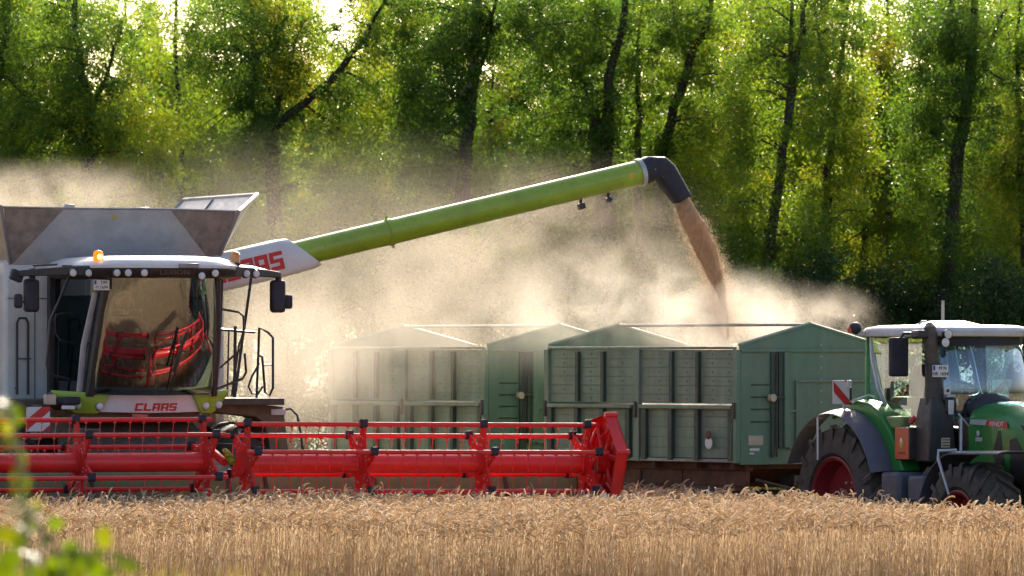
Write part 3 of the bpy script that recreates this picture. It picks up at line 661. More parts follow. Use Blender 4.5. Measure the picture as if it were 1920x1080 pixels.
    for (t, dz, sc_) in ((Lg - .93, -.05, 1), (Lg - .52, -.015, .75)):
        p = at(t, -.02, -ra); mb = MB(); mb.tube([p + Vector((0, 0, .01)), p + Vector((0, 0, -.07))], .024, 6); mb.obox(p + Vector((0, -.02, -.085)), (.042 * sc_, 0, .015), (0, .04, 0), (-.012, 0, .038 * sc_)); mb.build('auger_lamp', M['black'], au, .006)
    return C
build_combine()

# ================================================================== DRIVER
def build_driver():
    J = {'pel': (-.02, 1.0, 2.84, .15, .13), 'sp': (-.03, 1.02, 3.02, .155, .115), 'ch': (-.05, 1.0, 3.2, .175, .115), 'nk0': (-.06, .98, 3.32, .09, .075), 'nk': (-.065, .95, 3.38, .056, .056), 'hd': (-.07, .93, 3.43, .05, .05),
         'sR': (-.24, .98, 3.25, .065, .065), 'eR': (-.30, .82, 3.0, .05, .05), 'wR': (-.17, .52, 3.02, .032, .032), 'pR': (-.15, .44, 3.03, .03, .04),
         'sL': (.14, .98, 3.25, .065, .065), 'eL': (.30, .9, 2.98, .05, .05), 'wL': (.40, .66, 2.90, .032, .032), 'pL': (.41, .58, 2.90, .04, .028),
         'hR': (-.13, .95, 2.82, .1, .095), 'kR': (-.19, .55, 2.83, .068, .068), 'aR': (-.18, .36, 2.44, .045, .045), 'fR': (-.19, .2, 2.36, .042, .035),
         'hL': (.09, .95, 2.82, .1, .095), 'kL': (.13, .55, 2.84, .068, .068), 'aL': (.14, .38, 2.44, .045, .045), 'fL': (.15, .22, 2.36, .042, .035)}
    names = list(J); idx = {n: i for i, n in enumerate(names)}
    E_ = [('pel', 'sp'), ('sp', 'ch'), ('ch', 'nk0'), ('nk0', 'nk'), ('nk', 'hd'), ('ch', 'sR'), ('sR', 'eR'), ('eR', 'wR'), ('wR', 'pR'), ('ch', 'sL'), ('sL', 'eL'), ('eL', 'wL'), ('wL', 'pL'), ('pel', 'hR'), ('hR', 'kR'), ('kR', 'aR'), ('aR', 'fR'), ('pel', 'hL'), ('hL', 'kL'), ('kL', 'aL'), ('aL', 'fL')]
    me = bpy.data.meshes.new('person_base'); me.from_pydata([J[n][:3] for n in names], [(idx[a], idx[b]) for a, b in E_], [])
    t = bpy.data.objects.new('person_base', me); COL.objects.link(t)
    sk = t.modifiers.new('skin', 'SKIN')
    for i, n in enumerate(names): me.skin_vertices[0].data[i].radius = J[n][3:]
    me.skin_vertices[0].data[0].use_root = True
    sb = t.modifiers.new('sub', 'SUBSURF'); sb.levels = 2; sb.render_levels = 2
    dg = bpy.context.evaluated_depsgraph_get(); body = bpy.data.meshes.new_from_object(t.evaluated_get(dg)); bpy.data.objects.remove(t)
    vs = [tuple(v.co) for v in body.vertices]; fs = [tuple(p.vertices) for p in body.polygons]
    mb = MB(); mb.add(vs, fs)
    n_body = len(fs)
    # head: shaped rings with brow, nose and chin
    hc = Vector((-.07, .915, 3.53)); rings = []
    prof = [(-.125, .03, .035, -.03), (-.115, .045, .05, -.028), (-.085, .06, .072, -.012), (-.045, .069, .085, -.004), (0, .074, .094, .002), (.04, .076, .098, .006), (.075, .07, .09, .008), (.1, .052, .066, .008), (.115, .022, .03, .008)]
    for (z, rx, ry, oy) in prof:
        ring = []
        for k in range(20):
            a = 2 * math.pi * k / 20; x, y = rx * math.cos(a), ry * math.sin(a) + oy
            if math.sin(a) < -.93: y -= {-.045: .014, 0: .022, .04: .006, -.085: .008}.get(z, 0)
            if z == 0 and -.9 < math.sin(a) < -.6: y += .012
            ring.append(hc + Vector((x, y, z)))
        rings.append(ring)
    mb.loft(rings)
    for sg in (-1, 1): mb.sphere(hc + Vector((sg * .077, .012, -.005)), (.01, .018, .03), 8, 6)
    nh = len(mb.f)
    # fingers and thumbs rooted inside the palms, curled round wheel and lever
    for (p, side) in (('pR', 1), ('pL', -1)):
        c = Vector(J[p][:3])
        for q in range(4):
            o = Vector(((q - 1.5) * .018 if p == 'pL' else 0, 0, (q - 1.5) * .018 if p == 'pR' else 0)); L = [.9, 1.0, .95, .75][q]
            bend = Vector((-.02, 0, 0)) if p == 'pR' else Vector((0, 0, -.02))
            mb.tube([c + o, c + o + Vector((0, -.035 * L, 0)) + bend * .2, c + o + Vector((0, -.06 * L, 0)) + bend, c + o + Vector((0, -.062 * L, 0)) + bend * 2.2], [.009, .009, .008, .006], 6)
        tv = Vector((.02, -.005, .028)) if p == 'pR' else Vector((-.03, -.005, -.005))
        mb.tube([c + Vector((0, .03, 0)), c + tv, c + tv + Vector((0, -.032, -.006))], [.011, .010, .007], 6)
    me = bpy.data.meshes.new('person'); me.from_pydata(mb.v, [], mb.f); me.update()
    for m in (M['skin'], M['shirt'], M['navy']): me.materials.append(m)
    for i, p in enumerate(me.polygons):
        c = p.center
        if i < n_body:
            hand = c.y < .56 and c.z > 2.87 and not (-.3 < c.x < .25 and c.z < 2.93)
            p.material_index = 0 if (c.z > 3.345 or hand) else (1 if c.z > 2.93 or (abs(c.x) > .26 and c.z > 2.85) else 2)
    me.shade_smooth()
    o = bpy.data.objects.new('person', me); COL.objects.link(o)
    o.location = CO; o.rotation_euler = (0, 0, R(CTH))
    tag(o, 'driver in a dark shirt seated behind the curved windscreen, one hand on the wheel', 'person')
    hb = MB(); rr = []
    for (z, rx, ry, oy) in [(-.03, .079, .06, .04), (.03, .081, .09, .022), (.07, .078, .1, .008), (.1, .06, .078, .008), (.122, .03, .038, .008)]:
        rr.append([hc + Vector((rx * math.cos(2 * math.pi * k / 18), ry * math.sin(2 * math.pi * k / 18) + oy, z)) for k in range(18)])
    hb.loft(rr).build('hair', M['hair'], o)
    eb = MB()
    for sg in (-1, 1): eb.sphere(hc + Vector((sg * .03, -.082, .004)), (.011, .008, .008), 8, 6)
    eb.build('eyes', M['black'], o)
    MB().sphere(hc + Vector((0, -.083, -.072)), (.022, .006, .005), 8, 6).build('mouth', M['signred'], o)
build_driver()

# ================================================================== GRAIN TRAILERS
def build_trailer(loc, rz, label, marks):
    T = empty('grain_trailer', loc, rz); tag(T, label, 'trailer', 'green grain trailers behind the tractor')
    L, W, zb, zm, zt = 4.2, 1.2, 1.48, 2.16, 2.9
    P, PE, PO = M['trailer'], M['trailer_end'], M['trailer_post']
    MB().box(-W + .04, W - .04, .04, L - .04, zb, zb + .06).build('trailer_bed', M['dark'], T)
    for sg in (-1, 1):
        X = sg * W; xi, xo = (X, X + .03) if sg < 0 else (X - .03, X)
        up = MB(); n = 6; h = (zt - zm - .03) / n
        for k in range(n): up.box(xi, xo, .07, L - .07, zm + .03 + k * h, zm + .03 + (k + 1) * h - .006)
        up.box(xi + .008, xo - .008, .07, L - .07, zm + .03, zt - .01)
        u = up.build('side_board', P, T, .003)
        lo = MB(); n = 5; h = (zm - zb) / n
        for k in range(n): lo.box(xi, xo, .07, L - .07, zb + k * h, zb + (k + 1) * h - (.004 if k < n - 1 else 0))
        lo.box(xi + .008, xo - .008, .07, L - .07, zb + .01, zm - .01)
        l = lo.build('side_board', P, T, .003)
        ox = lambda d0, d1: (X - d1, X - d0) if sg < 0 else (X + d0, X + d1)
        for y in (.83, 1.40, 2.90, 3.47):
            mb = MB(); a, b = ox(.0005, .05); mb.box(a, b, y - .035, y + .035, zm + .045, zt - .03); mb.build('upright', PO, u, .006)
            mb = MB(); a, b = ox(.0005, .062); mb.box(a, b, y - .042, y + .042, zb - .03, zm - .045); mb.build('upright', PO, l, .006)
        for y in (.12, 1.98, 2.34, 4.08):
            mb = MB(); a, b = ox(.0005, .055); mb.box(a, b, y - .05, y + .05, zb - .03, zm - .045); mb.build('upright', PO, l, .006)
        for (y0, y1) in ((.09, 2.06), (2.24, 4.11)):
            mb = MB(); a, b = ox(.002, .075); mb.box(a, b, y0, y1, zm - .043, zm + .012); mb.build('side_rail', P, T, .012)
        for y, w_ in ((.035, .05), (2.15, .06), (4.165, .05)):
            mb = MB(); a, b = ox(-.02, .045); mb.box(a, b, y - w_, y + w_, zb - .06, zt); p = mb.build('corner_post', PE if y < 1 else P, T, .01)
            mb = MB(); a, b = ox(.046, .075); mb.box(a, b, y - .02, y + .02, zm - .16, zm + .05); mb.build('latch', M['dark'], p, .006)
        mb = MB(); a, b = ox(-.02, .04); mb.box(a, b, .06, L - .06, zt + .001, zt + .035); mb.build('top_rail', P, T, .01)
        mb = MB(); a, b = ox(0, .03); mb.box(a, b, .09, L - .09, zb - .055, zb - .008); mb.build('sill', M['steel'], T, .008)
        mb = MB()
        for y in (.2, .55, 1.1, 1.7, 2.5, 3.2, 3.8):
            for k in range(6):
                a, b = ox(0, .006); mb.box(a, b, y - .008, y + .008, zm + .08 + k * .118, zm + .096 + k * .118)
        mb.build('bolt_slot_dot', PO, u)
    def end(y0, y1, sgn, front):
        zbf = 1.40 if front else zb
        w = W - .03
        poly = [(-w, zbf), (w, zbf), (w, zt + .03), (0, 3.21), (-w, zt + .03)]
        e = MB().prism(poly, 'y', y0, y1).build('end_wall', PE, T, .006)
        out = y0 if sgn < 0 else y1
        def bx(x0, x1, d0, d1, z0, z1, mat, name, bev=.006):
            a, b = (out - d1, out - d0) if sgn < 0 else (out + d0, out + d1)
            return MB().box(x0, x1, a, b, z0, z1).build(name, mat, e, bev)
        for (xa, za, xb, zb_) in ((-w, zt + .05, 0, 3.23), (0, 3.23, w, zt + .05)):
            MB().tube([(xa, (y0 + y1) / 2, za), (xb, (y0 + y1) / 2, zb_)], .032, 6).build('gable_rail', PE, e)
        bx(-w, w, .001, .03, zt - .035, zt + .005, PE, 'cross_rail')
        if front:
            bx(-.57, -.50, .001, .05, 1.62, zt - .04, PO, 'upright'); bx(-.49, -.40, .001, .075, 1.62, zt - .04, PE, 'upright')
            bx(-.68, -.62, .001, .03, 1.5, 2.86, PO, 'upright')
            for k in range(4): bx(-1.0, -.7, .001, .012, 1.95 + k * .16, 1.97 + k * .16, PO, 'ladder_rung')
            bx(-.27, -.24, .001, .03, 1.45, 2.5, P, 'frame_bar'); bx(-.238, w - .1, .001, .03, 2.47, 2.5, P, 'frame_bar'); bx(-.4, -.271, .001, .03, 2.08, 2.11, P, 'frame_bar'); bx(-.4, w - .05, .001, .04, 1.60, 1.64, P, 'frame_bar')
            MB().tube([(-.69, out - .02, 2.27), (-.69, out - .09, 2.27)], .05, 12).build('latch_knob', M['cream'], e)
            MB().tube([(-.66, out - .05, 2.27), (-.5, out - .06, 2.27)], .016, 6).tube([(-.6, out - .04, 1.5), (-.6, out - .04, 2.85)], .014, 6).build('latch_rod', M['dark'], e)
            if marks:
                bx(-1.04, -.80, .001, .006, 1.655, 1.78, M['cream'], 'rating_plate', 0); bx(-1.02, -.86, .001, .005, 1.58, 1.615, M['signwhite'], 'sticker', 0); bx(-1.02, -.95, .001, .005, 1.535, 1.56, M['signwhite'], 'sticker', 0)
            for k in range(9):
                bx(.16, .175, .001, .008, 1.75 + .15 * k, 1.765 + .15 * k, M['signwhite'], 'rivet', 0)
        return e
    end(0, .035, -1, True); end(L - .035, L, 1, False)
    MB().tube([(0, .02, 3.225), (0, L - .02, 3.225)], .022, 6).build('ridge_pole', M['steel'], T)
    if marks:
        MB().lathe([(-.075, .05), (-.066, .062)], (-W, .55, 1.78), 'x', 14).build('reflector', M['rust'], T)
        mb = MB(); mb.lathe([(-.07, .075), (-.065, .078)], (-W, .55, 1.68), 'x', 16); mb.build('round_sticker', M['signwhite'], T)
    # chassis
    ch = MB(); r = M['rust']
    for x in (-.95, .95):
        ch.box(x - .06, x + .06, .1, 4.1, 1.32, 1.42); ch.box(x - .03, x + .03, .12, 4.08, 1.12, 1.319); ch.box(x - .07, x + .07, .3, 3.9, 1.05, 1.119)
    for y in (.2, 1.0, 1.9, 2.8, 3.9): ch.box(-1.15, 1.15, y - .04, y + .04, 1.34, 1.43)
    for y in (1.5, 2.4): ch.box(-1.0, -.91, y - .03, y + .03, 1.02, 1.3)
    c = ch.build('chassis', r, T, .006)
    MB().lathe([(.82, .5), (.9, .55), (1.0, .55), (1.04, .5)], (0, .9, 0), 'z', 28).box(-.7, .7, .4, 1.4, .74, .82).build('turntable', r, T)
    for (y, fr) in ((.8, 1), (3.35, 0)):
        MB().box(-.95, .95, y - .06, y + .06, .5, .62).box(-.72, -.62, y - .5, y + .5, .64, .74).box(.62, .72, y - .5, y + .5, .64, .74).build('axle', r, T, .01)
        for sg in (-1, 1): wheel(T, (sg * .98, y, .56), .56, .34, .27, M['rust'], sg, 0, .02)
    MB().tube([(-.4, .45, .66), (0, -1.15, .62)], .05, 8).tube([(.4, .45, .66), (0, -1.15, .62)], .05, 8).tube([(0, -1.1, .62), (0, -1.42, .62)], .05, 8).build('drawbar', r, T)
    MB().box(-.12, .3, .2, .5, 1.12, 1.25).tube([(-.8, .15, 1.2), (-.2, -.4, 1.0), (0, -1.2, .8)], .02, 6).build('brake_hose', M['dark'], T)
    return T
build_trailer((3.91, 83.7, 0), 36, 'green high sided grain trailer hitched directly behind the tractor, taking the falling grain', True)
build_trailer((.67, 88.14, 0), 32, 'dusty green grain trailer coupled last in the train, half hidden by dust', False)
def grain_heap():
    o = (3.91, 83.7); th = R(36); c, s = math.cos(th), math.sin(th); V = []; Q = []; n = 22
    for i in range(n + 1):
        for j in range(n + 1):
            x = -1.15 + 2.3 * i / n; y = .06 + 4.08 * j / n; z = 2.05 + .75 * math.exp(-((x - .35) ** 2 / .9 + (y - 2.5) ** 2 / 2.2)) + random.uniform(-.012, .012)
            V.append((o[0] + c * x - s * y, o[1] + s * x + c * y, z))
    for i in range(n):
        for j in range(n): a = i * (n + 1) + j; Q.append((a, a + n + 1, a + n + 2, a + 1))
    h = quads_mesh('grain_heap', V, Q, M['grain'], smooth=True); tag(h, 'heap of brown wheat grain filling the front trailer', 'grain heap', kind='stuff')
grain_heap()

# ================================================================== TRACTOR
def build_tractor():
    T = empty('tractor', (5.12, 81.5, 0), 28); tag(T, 'dark green tractor with white roof and red rims pulling the grain trailers', 'tractor')
    RR, FR = .98, .76
    for sg in (-1, 1):
        wheel(T, (sg * .9, 0, RR), RR, .62, .55, M['rim'], sg, 20, .06); wheel(T, (sg * .88, -2.85, FR), FR, .54, .40, M['rim'], sg, 18, .05)
    MB().tube([(-.8, 0, RR), (.8, 0, RR)], .17, 14).tube([(-.8, -2.85, FR), (.8, -2.85, FR)], .12, 12).box(-.3, .3, -3.4, .5, .75, 1.3).box(-.42, .42, -1.9, .2, 1.0, 1.6).build('transmission', M['dark'], T, .03)
    # rear mudguards
    for sg in (-1, 1):
        def arc(x, r0, a0, a1, n=22, cz=RR): return [(x, -r0 * math.cos(a0 + (a1 - a0) * i / n), cz + r0 * math.sin(a0 + (a1 - a0) * i / n)) for i in range(n + 1)]
        a0, a1 = R(20), R(156)
        mb = MB(); mb.sheet(lambda u, v: (sg * (.98 + .3 * v), -(1.16 - .06 * v * v) * math.cos(a0 + (a1 - a0) * u), RR + (1.16 - .06 * v * v) * math.sin(a0 + (a1 - a0) * u)), 28, 6, (0, 0, .012))
        lip = mb.build('mudguard_lip', M['grey'], T, angle=50)
        gx = [sg * .70, sg * .975]
        top = [(-1.2, 1.36), (-1.13, 1.6), (-.95, 1.9), (-.7, 2.08), (-.4, 2.18), (0, 2.19), (.3, 2.1)]
        poly = arc(0, 1.1, R(20), R(112), 16); inner = [(p[1], p[2]) for p in poly]
        outer = [(.42, 2.06), (.1, 2.2), (-.2, 2.26), (-.5, 2.22), (-.78, 2.08), (-1.02, 1.86), (-1.2, 1.6), (-1.32, 1.38)]
        mb = MB(); mb.prism(inner + outer, 'x', gx[0], gx[1]); mb.build('mudguard', M['fendt'], T, .025, seg=3)
        MB().tube([(sg * 1.2, .28, 2.03), (sg * 1.26, .28, 2.05), (sg * 1.26, .28, 1.5)], [.018, .017, .012], 6).build('width_marker', M['signwhite'], T)
        wb = warning_board(T, (sg * 1.19 + .03, -.14, 2.36), .24, .3, 1 if sg > 0 else -1)
        MB().box(sg * 1.19 + .1, sg * 1.19 + .17, -.17, -.10, 2.42, 2.51).build('marker_lamp', M['lampglass'], wb, .01)
        MB().box(sg * 1.19 + .08, sg * 1.19 + .2, -.12, -.05, 2.2, 2.42).build('tail_lamp', M['black'], wb, .01)
        MB().tube([(sg * 1.1, -.1, 2.21), (sg * .8, -.2, 2.32), (sg * .74, -.25, 2.3)], .014, 6).tube([(sg * 1.1, -.12, 2.14), (sg * 1.12, -.12, 2.22)], .02, 6).build('lamp_bracket', M['silver'], T)
    # front mudguards
    for sg in (-1, 1):
        def fp(u, v):
            a = R(-12 + 112 * u); r = .90
            y = -2.85 + r * math.cos(a); z = FR + r * math.sin(a)
            if u > .8: y = -2.85 + r * math.cos(R(78)) - (u - .8) / .2 * 1.15; z = FR + r * math.sin(R(78)) + .015 * (u - .8) / .2
            return (sg * (.66 + .5 * v), y, z - .03 * abs(2 * v - 1) ** 3)
        fm = MB().sheet(fp, 30, 6, (0, 0, .014)).build('front_mudguard', M['grey'], T, angle=60)
        MB().tube([(sg * 1.0, -2.62, 1.66), (sg * 1.22, -2.55, 1.655), (sg * 1.24, -2.58, 1.56), (sg * 1.24, -2.83, 1.12)], [.02, .02, .02, .014], 8).build('mudguard_rod', M['silver'], fm)
        MB().tube([(sg * 1.24, -2.83, 1.12), (sg * 1.24, -2.86, .98)], .013, 6).build('rod_tip', M['black'], fm)
    # cab frame
    G = M['fendt']
    cb = MB().box(-.72, .72, -1.5, .05, 1.5, 1.92).build('cab', M['black'], T, .03)
    for sg in (-1, 1):
        MB().tube([(sg * .70, -.12, 3.06), (sg * .74, -.2, 2.8), (sg * .74, -.36, 2.4), (sg * .74, -.62, 2.05)], .03, 6).build('cab_pillar', M['silver'], cb)
        MB().tube([(sg * .62, .1, 3.06), (sg * .68, .02, 2.5), (sg * .72, -.05, 2.0)], .035, 6).build('cab_pillar', G, cb)
        MB().tube([(sg * .74, -1.53, 3.06), (sg * .77, -1.6, 2.4), (sg * .74, -1.6, 1.8)], .04, 6).build('cab_pillar', M['black'], cb)
        MB().loft([[(sg * .755, -.62, 2.03), (sg * .775, -1.56, 1.95), (sg * .765, -1.52, 3.04), (sg * .725, -.16, 3.04)], [(sg * .749, -.62, 2.03), (sg * .769, -1.56, 1.95), (sg * .759, -1.52, 3.04), (sg * .719, -.16, 3.04)]]).build('door_glass', M['tglass'], cb)
        MB().tube([(sg * .76, -.66, 2.02), (sg * .76, -.9, 1.9), (sg * .76, -1.2, 1.82)], .025, 6).build('door_seal', M['black'], cb)
    MB().loft([[(-.62, .07, 2.0), (.62, .07, 2.0), (.56, .12, 3.04), (-.56, .12, 3.04)], [(-.62, .076, 2.0), (.62, .076, 2.0), (.56, .126, 3.04), (-.56, .126, 3.04)]]).build('rear_window', M['tglass'], cb)
    for x in (-.3, .34): MB().tube([(x, .06, 3.04), (x, .04, 2.0)], .028, 6).build('rear_frame_bar', M['black'], cb)
    def wsP(u, v):
        x = (-.72 + 1.44 * u) * (1 - .06 * v)
        return (x, -1.56 - .26 * (1 - (x / .75) ** 2) - .08 * math.sin(math.pi * v) + .1 * v, 1.98 + .98 * v)
    MB().sheet(wsP, 16, 10, (0, .008, 0)).build('windscreen', M['tfront'], cb, angle=80)
    def vis(u, v):
        x = (-.72 + 1.44 * u) * .95; p = wsP(u, 1); return (p[0], p[1] - .0 + .02 * v, 2.94 + .12 * v)
    MB().sheet(vis, 16, 2, (0, .03, 0)).build('windscreen_header', M['navy'], cb, angle=60)
    # roof
    mb = MB()
    def ring(z, k): return [(.82 * k * math.copysign(abs(math.cos(a)) ** .4, math.cos(a)), -.80 + 1.0 * k * math.copysign(abs(math.sin(a)) ** .4, math.sin(a)), z) for a in [2 * math.pi * i / 40 for i in range(40)]]
    mb.loft([ring(3.055, .93), ring(3.07, .985), ring(3.13, 1.0), ring(3.17, .97), ring(3.2, .8), ring(3.21, .4)]); rf = mb.build('roof', M['roofgrey'], T, angle=50)
    MB().loft([[(-.3, -1.2, 3.2), (.3, -1.2, 3.2), (.3, -.4, 3.2), (-.3, -.4, 3.2)], [(-.12, -1.0, 3.26), (.12, -1.0, 3.26), (.12, -.6, 3.26), (-.12, -.6, 3.26)]]).build('roof_dome', M['white'], rf, .03)
    MB().tube([(.12, -.5, 3.2), (.12, -.5, 3.52)], .02, 6).build('antenna', M['steel'], rf)
    MB().tube([(-.5, -.9, 3.19), (-.5, -1.0, 3.25), (-.46, -1.05, 3.25)], .015, 6).build('horn', M['silver'], rf)
    b = MB().lathe([(3.09, .03), (3.16, .05)], (-.88, -.02, 0), 'z', 12).build('beacon', M['black'], rf)
    MB().sphere((-.90, -.04, 3.17), (.085, .085, .075), 14, 10).build('beacon_cap', M['navy'], b, angle=80); MB().sphere((-.945, -.02, 3.155), (.055, .06, .05), 12, 8).build('beacon_lens', M['orange'], b, angle=80)
    MB().tube([(-.88, 0, 3.1), (-.7, -.1, 3.08)], .03, 8).build('beacon_arm', M['silver'], b)
    for k, (x, z) in enumerate(((-.62, 3.09), (-.66, 2.985), (.62, 3.09))):
        l = MB().lathe([(-.02, .062), (.06, .05)], (x, -1.80, z), 'y', 14).build('work_light', M['black'], rf); MB().lathe([(-.035, .02), (-.021, .055)], (x, -1.80, z), 'y', 14).build('lens', M['lampglass'], l)
    MB().box(-.98, -.80, -1.72, -1.5, 3.03, 3.14).build('roof_corner', M['black'], rf, .03)
    # mirrors
    for sg in (-1, 1):
        x = sg * 1.0; mr = MB().box(x - .13, x + .13, -1.30, -1.21, 2.56, 3.05).build('mirror', M['navy'], T, .03, seg=3)
        MB().tube([(x, -1.26, 3.0), (x * .95, -1.3, 3.1), (sg * .8, -1.35, 3.1)], .022, 6).build('mirror_arm', M['black'], mr)
    # exhaust and shroud on the right front pillar
    ex = MB().tube([(-.74, -1.68, 1.55), (-.74, -1.68, 2.3), (-.74, -1.68, 2.72)], [.14, .125, .11], 14).build('exhaust_stack', M['black'], T)
    MB().tube([(-.75, -1.68, 2.72), (-.76, -1.68, 2.84), (-.78, -1.67, 3.05), (-.79, -1.66, 3.16), (-.77, -1.62, 3.19)], [.075, .08, .085, .08, .06], 14).build('exhaust_pipe', M['dark'], ex)
    MB().loft([[(-.92, -1.84, 1.5), (-.5, -1.84, 1.5), (-.5, -1.5, 1.5), (-.92, -1.5, 1.5)], [(-.9, -1.84, 2.05), (-.55, -1.84, 2.0), (-.55, -1.5, 2.0), (-.9, -1.5, 2.05)], [(-.84, -1.8, 2.3), (-.68, -1.8, 2.26), (-.68, -1.5, 2.26), (-.84, -1.5, 2.3)]]).build('exhaust_shroud', M['black'], ex, .02)
    MB().box(-.74, -.62, -1.86, -1.845, 1.68, 1.80).build('yellow_sticker', M['cream'], ex)
    mb = MB()
    for k in range(3): mb.box(-.735, -.625, -1.866, -1.861, 1.70 + k * .035, 1.71 + k * .035)
    mb.build('sticker_line', M['black'], ex)
    plate(T, (-.74, -1.83, 2.63), .23, .15, 'M N', 'HK 1654')
    s_ = MB().box(-.68, -.59, -1.83, -1.82, 2.34, 2.43).build('white_sticker', M['signwhite'], ex, .004); MB().box(-.655, -.615, -1.835, -1.831, 2.365, 2.405).build('sticker_mark', M['rust'], s_)
    l = MB().box(-.66, -.5, -1.84, -1.76, 2.1, 2.3).build('side_lamp', M['black'], T, .03); MB().box(-.64, -.56, -1.86, -1.845, 2.09, 2.27).build('lens', M['lampglass'], l, .02); MB().box(-.66, -.54, -1.86, -1.78, 2.3, 2.34).build('lamp_cap', M['silver'], l, .01)
    MB().tube([(-.5, -1.86, 2.1), (-.36, -1.93, 1.92)], .012, 5).build('stay', M['silver'], T)
    # reflector box between mudguard and shroud
    bx = MB().box(-1.0, -.73, -1.52, -1.18, 1.52, 1.93).build('step_box', M['black'], T, .012)
    MB().box(-1.012, -1.002, -1.51, -1.19, 1.53, 1.92).build('orange_panel', M['orange'], bx, .006)
    c = (-1.016, -1.35, 1.715)
    MB().lathe([(-.004, .012), (0, .05)], c, 'x', 18).build('sticker', M['yellow'], bx); MB().lathe([(-.006, .01), (-.004, .032)], (c[0], c[1], c[2] + .05), 'x', 14).build('sticker', M['signwhite'], bx); MB().box(-1.018, -1.013, -1.43, -1.27, 1.60, 1.615).build('sticker', M['rust'], bx)
    MB().box(-.92, -.78, -1.2, -.8, 1.9, 2.06).build('step_cover', M['header_green'], T, .03)
    MB().tube([(-.86, -1.3, 1.98), (-.8, -1.34, 2.06)], .035, 8).build('hose_coupling', M['signred'], T)
    # fuel tank, steps
    MB().box(-1.16, -.55, -1.52, -1.08, .95, 1.37).build('fuel_tank', M['grey'], T, .05, seg=3)
    MB().box(-1.1, -.55, -2.0, -1.62, 1.0, 1.33).build('battery_box', M['grey'], T, .04, seg=3)
    for z in (.55, .9): MB().box(-1.15, -.7, -2.0, -1.2, z, z + .04).build('step', M['dark'], T, .01)
    MB().tube([(-.9, -1.62, 1.2), (-.85, -1.75, 1.4), (-.7, -1.8, 1.4)], .05, 8).tube([(-1.0, -1.7, .9), (-1.0, -1.7, 1.08)], .03, 6).build('hose', M['dark'], T)
    MB().tube([(-1.14, -1.6, .75), (-1.14, -1.6, 1.05)], .022, 6).build('yellow_cap', M['yellow'], T)
    # bonnet
    def hsec(y, w_, ze, zc, zl):
        pts = [(-w_, zl), (-w_ * 1.02, ze - .15), (-w_ * .98, ze), (-w_ * .86, ze + (zc - ze) * .5), (-w_ * .6, ze + (zc - ze) * .84), (-w_ * .25, zc), (w_ * .25, zc), (w_ * .6, ze + (zc - ze) * .84), (w_ * .86, ze + (zc - ze) * .5), (w_ * .98, ze), (w_ * 1.02, ze - .15), (w_, zl)]
        return [(x, y, z) for x, z in pts]
    bn = MB().loft([hsec(-2.0, .43, 2.04, 2.24, 1.45), hsec(-2.4, .44, 2.06, 2.25, 1.42), hsec(-3.0, .44, 1.99, 2.2, 1.35), hsec(-3.5, .42, 1.87, 2.1, 1.2), hsec(-3.85, .38, 1.7, 1.93, 1.0), hsec(-3.98, .34, 1.5, 1.7, .9)]).build('bonnet', G, T, angle=40)
    MB().box(-.36, .36, -2.0, -1.62, 1.3, 2.05).build('firewall', M['dark'], T, .02)
    MB().tube([(-.52, -1.95, 1.5), (-.5, -1.93, 2.05)], .022, 6).build('air_pipe', M['silver'], T)
    MB().sphere((-.05, -1.92, 2.16), (.34, .22, .2), 18, 10).build('dash_cowl', M['navy'], T, angle=80)
    tb = lambda y, z, x=-.452: Vector((x, y, z))
    MB().add([(-.452, -2.58, 1.62), (-.452, -2.72, 1.9), (-.452, -2.76, 1.9), (-.455, -2.86, 1.35), (-.452, -2.72, 1.35)], [(0, 1, 2, 3, 4)]).build('side_vent', M['black'], bn, fix=False)
    MB().add([(-.456, -3.0, 1.3), (-.456, -2.98, 1.78), (-.452, -3.1, 1.82), (-.445, -3.38, 1.5), (-.44, -3.4, 1.2)], [(0, 1, 2, 3, 4)]).build('side_vent', M['black'], bn, fix=False)
    MB().loft([[(-.446, -3.2, 1.98), (-.44, -3.3, 1.96), (-.428, -3.6, 1.72), (-.40, -3.85, 1.45), (-.41, -3.7, 1.45)], [(-.43, -3.2, 1.98), (-.42, -3.3, 1.96), (-.41, -3.6, 1.72), (-.38, -3.85, 1.45), (-.39, -3.7, 1.45)]]).build('headlight', M['black'], bn)
    MB().add([(-.4585, -2.44, 1.955), (-.458, -2.5, 2.03), (-.449, -2.9, 2.005), (-.456, -2.94, 1.93)], [(0, 1, 2, 3)]).build('red_band', M['signred'], bn, fix=False)
    MB().add([(-.4525, -2.06, 1.97), (-.452, -2.06, 2.03), (-.4575, -2.47, 2.03), (-.4575, -2.42, 1.96)], [(0, 1, 2, 3)]).build('grey_band', M['silver'], bn, fix=False)
    text_mesh('lettering', 'FENDT', .085, M['signwhite'], bn, Matrix.Translation((-.463, -2.69, 1.975)) @ RIGHTSIDE @ Matrix.Scale(1.25, 4, (1, 0, 0)))
    MB().lathe([(-.005, .012), (0, .04)], (-.462, -2.26, 1.86), 'x', 16).build('emblem', M['silver'], bn); MB().box(-.462, -.458, -2.36, -2.2, 1.76, 1.81).build('emblem', M['silver'], bn)
    # interior
    st = MB().box(-.25, .25, -.75, -.3, 2.05, 2.2).build('driver_seat', M['seat'], T, .05, seg=3)
    MB().loft([[(-.22, -.4, 2.2), (.22, -.4, 2.2), (.22, -.28, 2.2), (-.22, -.28, 2.2)], [(-.24, -.36, 2.5), (.24, -.36, 2.5), (.24, -.22, 2.5), (-.24, -.22, 2.5)], [(-.14, -.32, 2.72), (.14, -.32, 2.72), (.14, -.2, 2.72), (-.14, -.2, 2.72)]]).build('seat_back', M['seat'], st, .05, seg=3)
    MB().box(-.16, .16, -.7, -.35, 1.9, 2.06).build('seat_base', M['black'], st, .02)
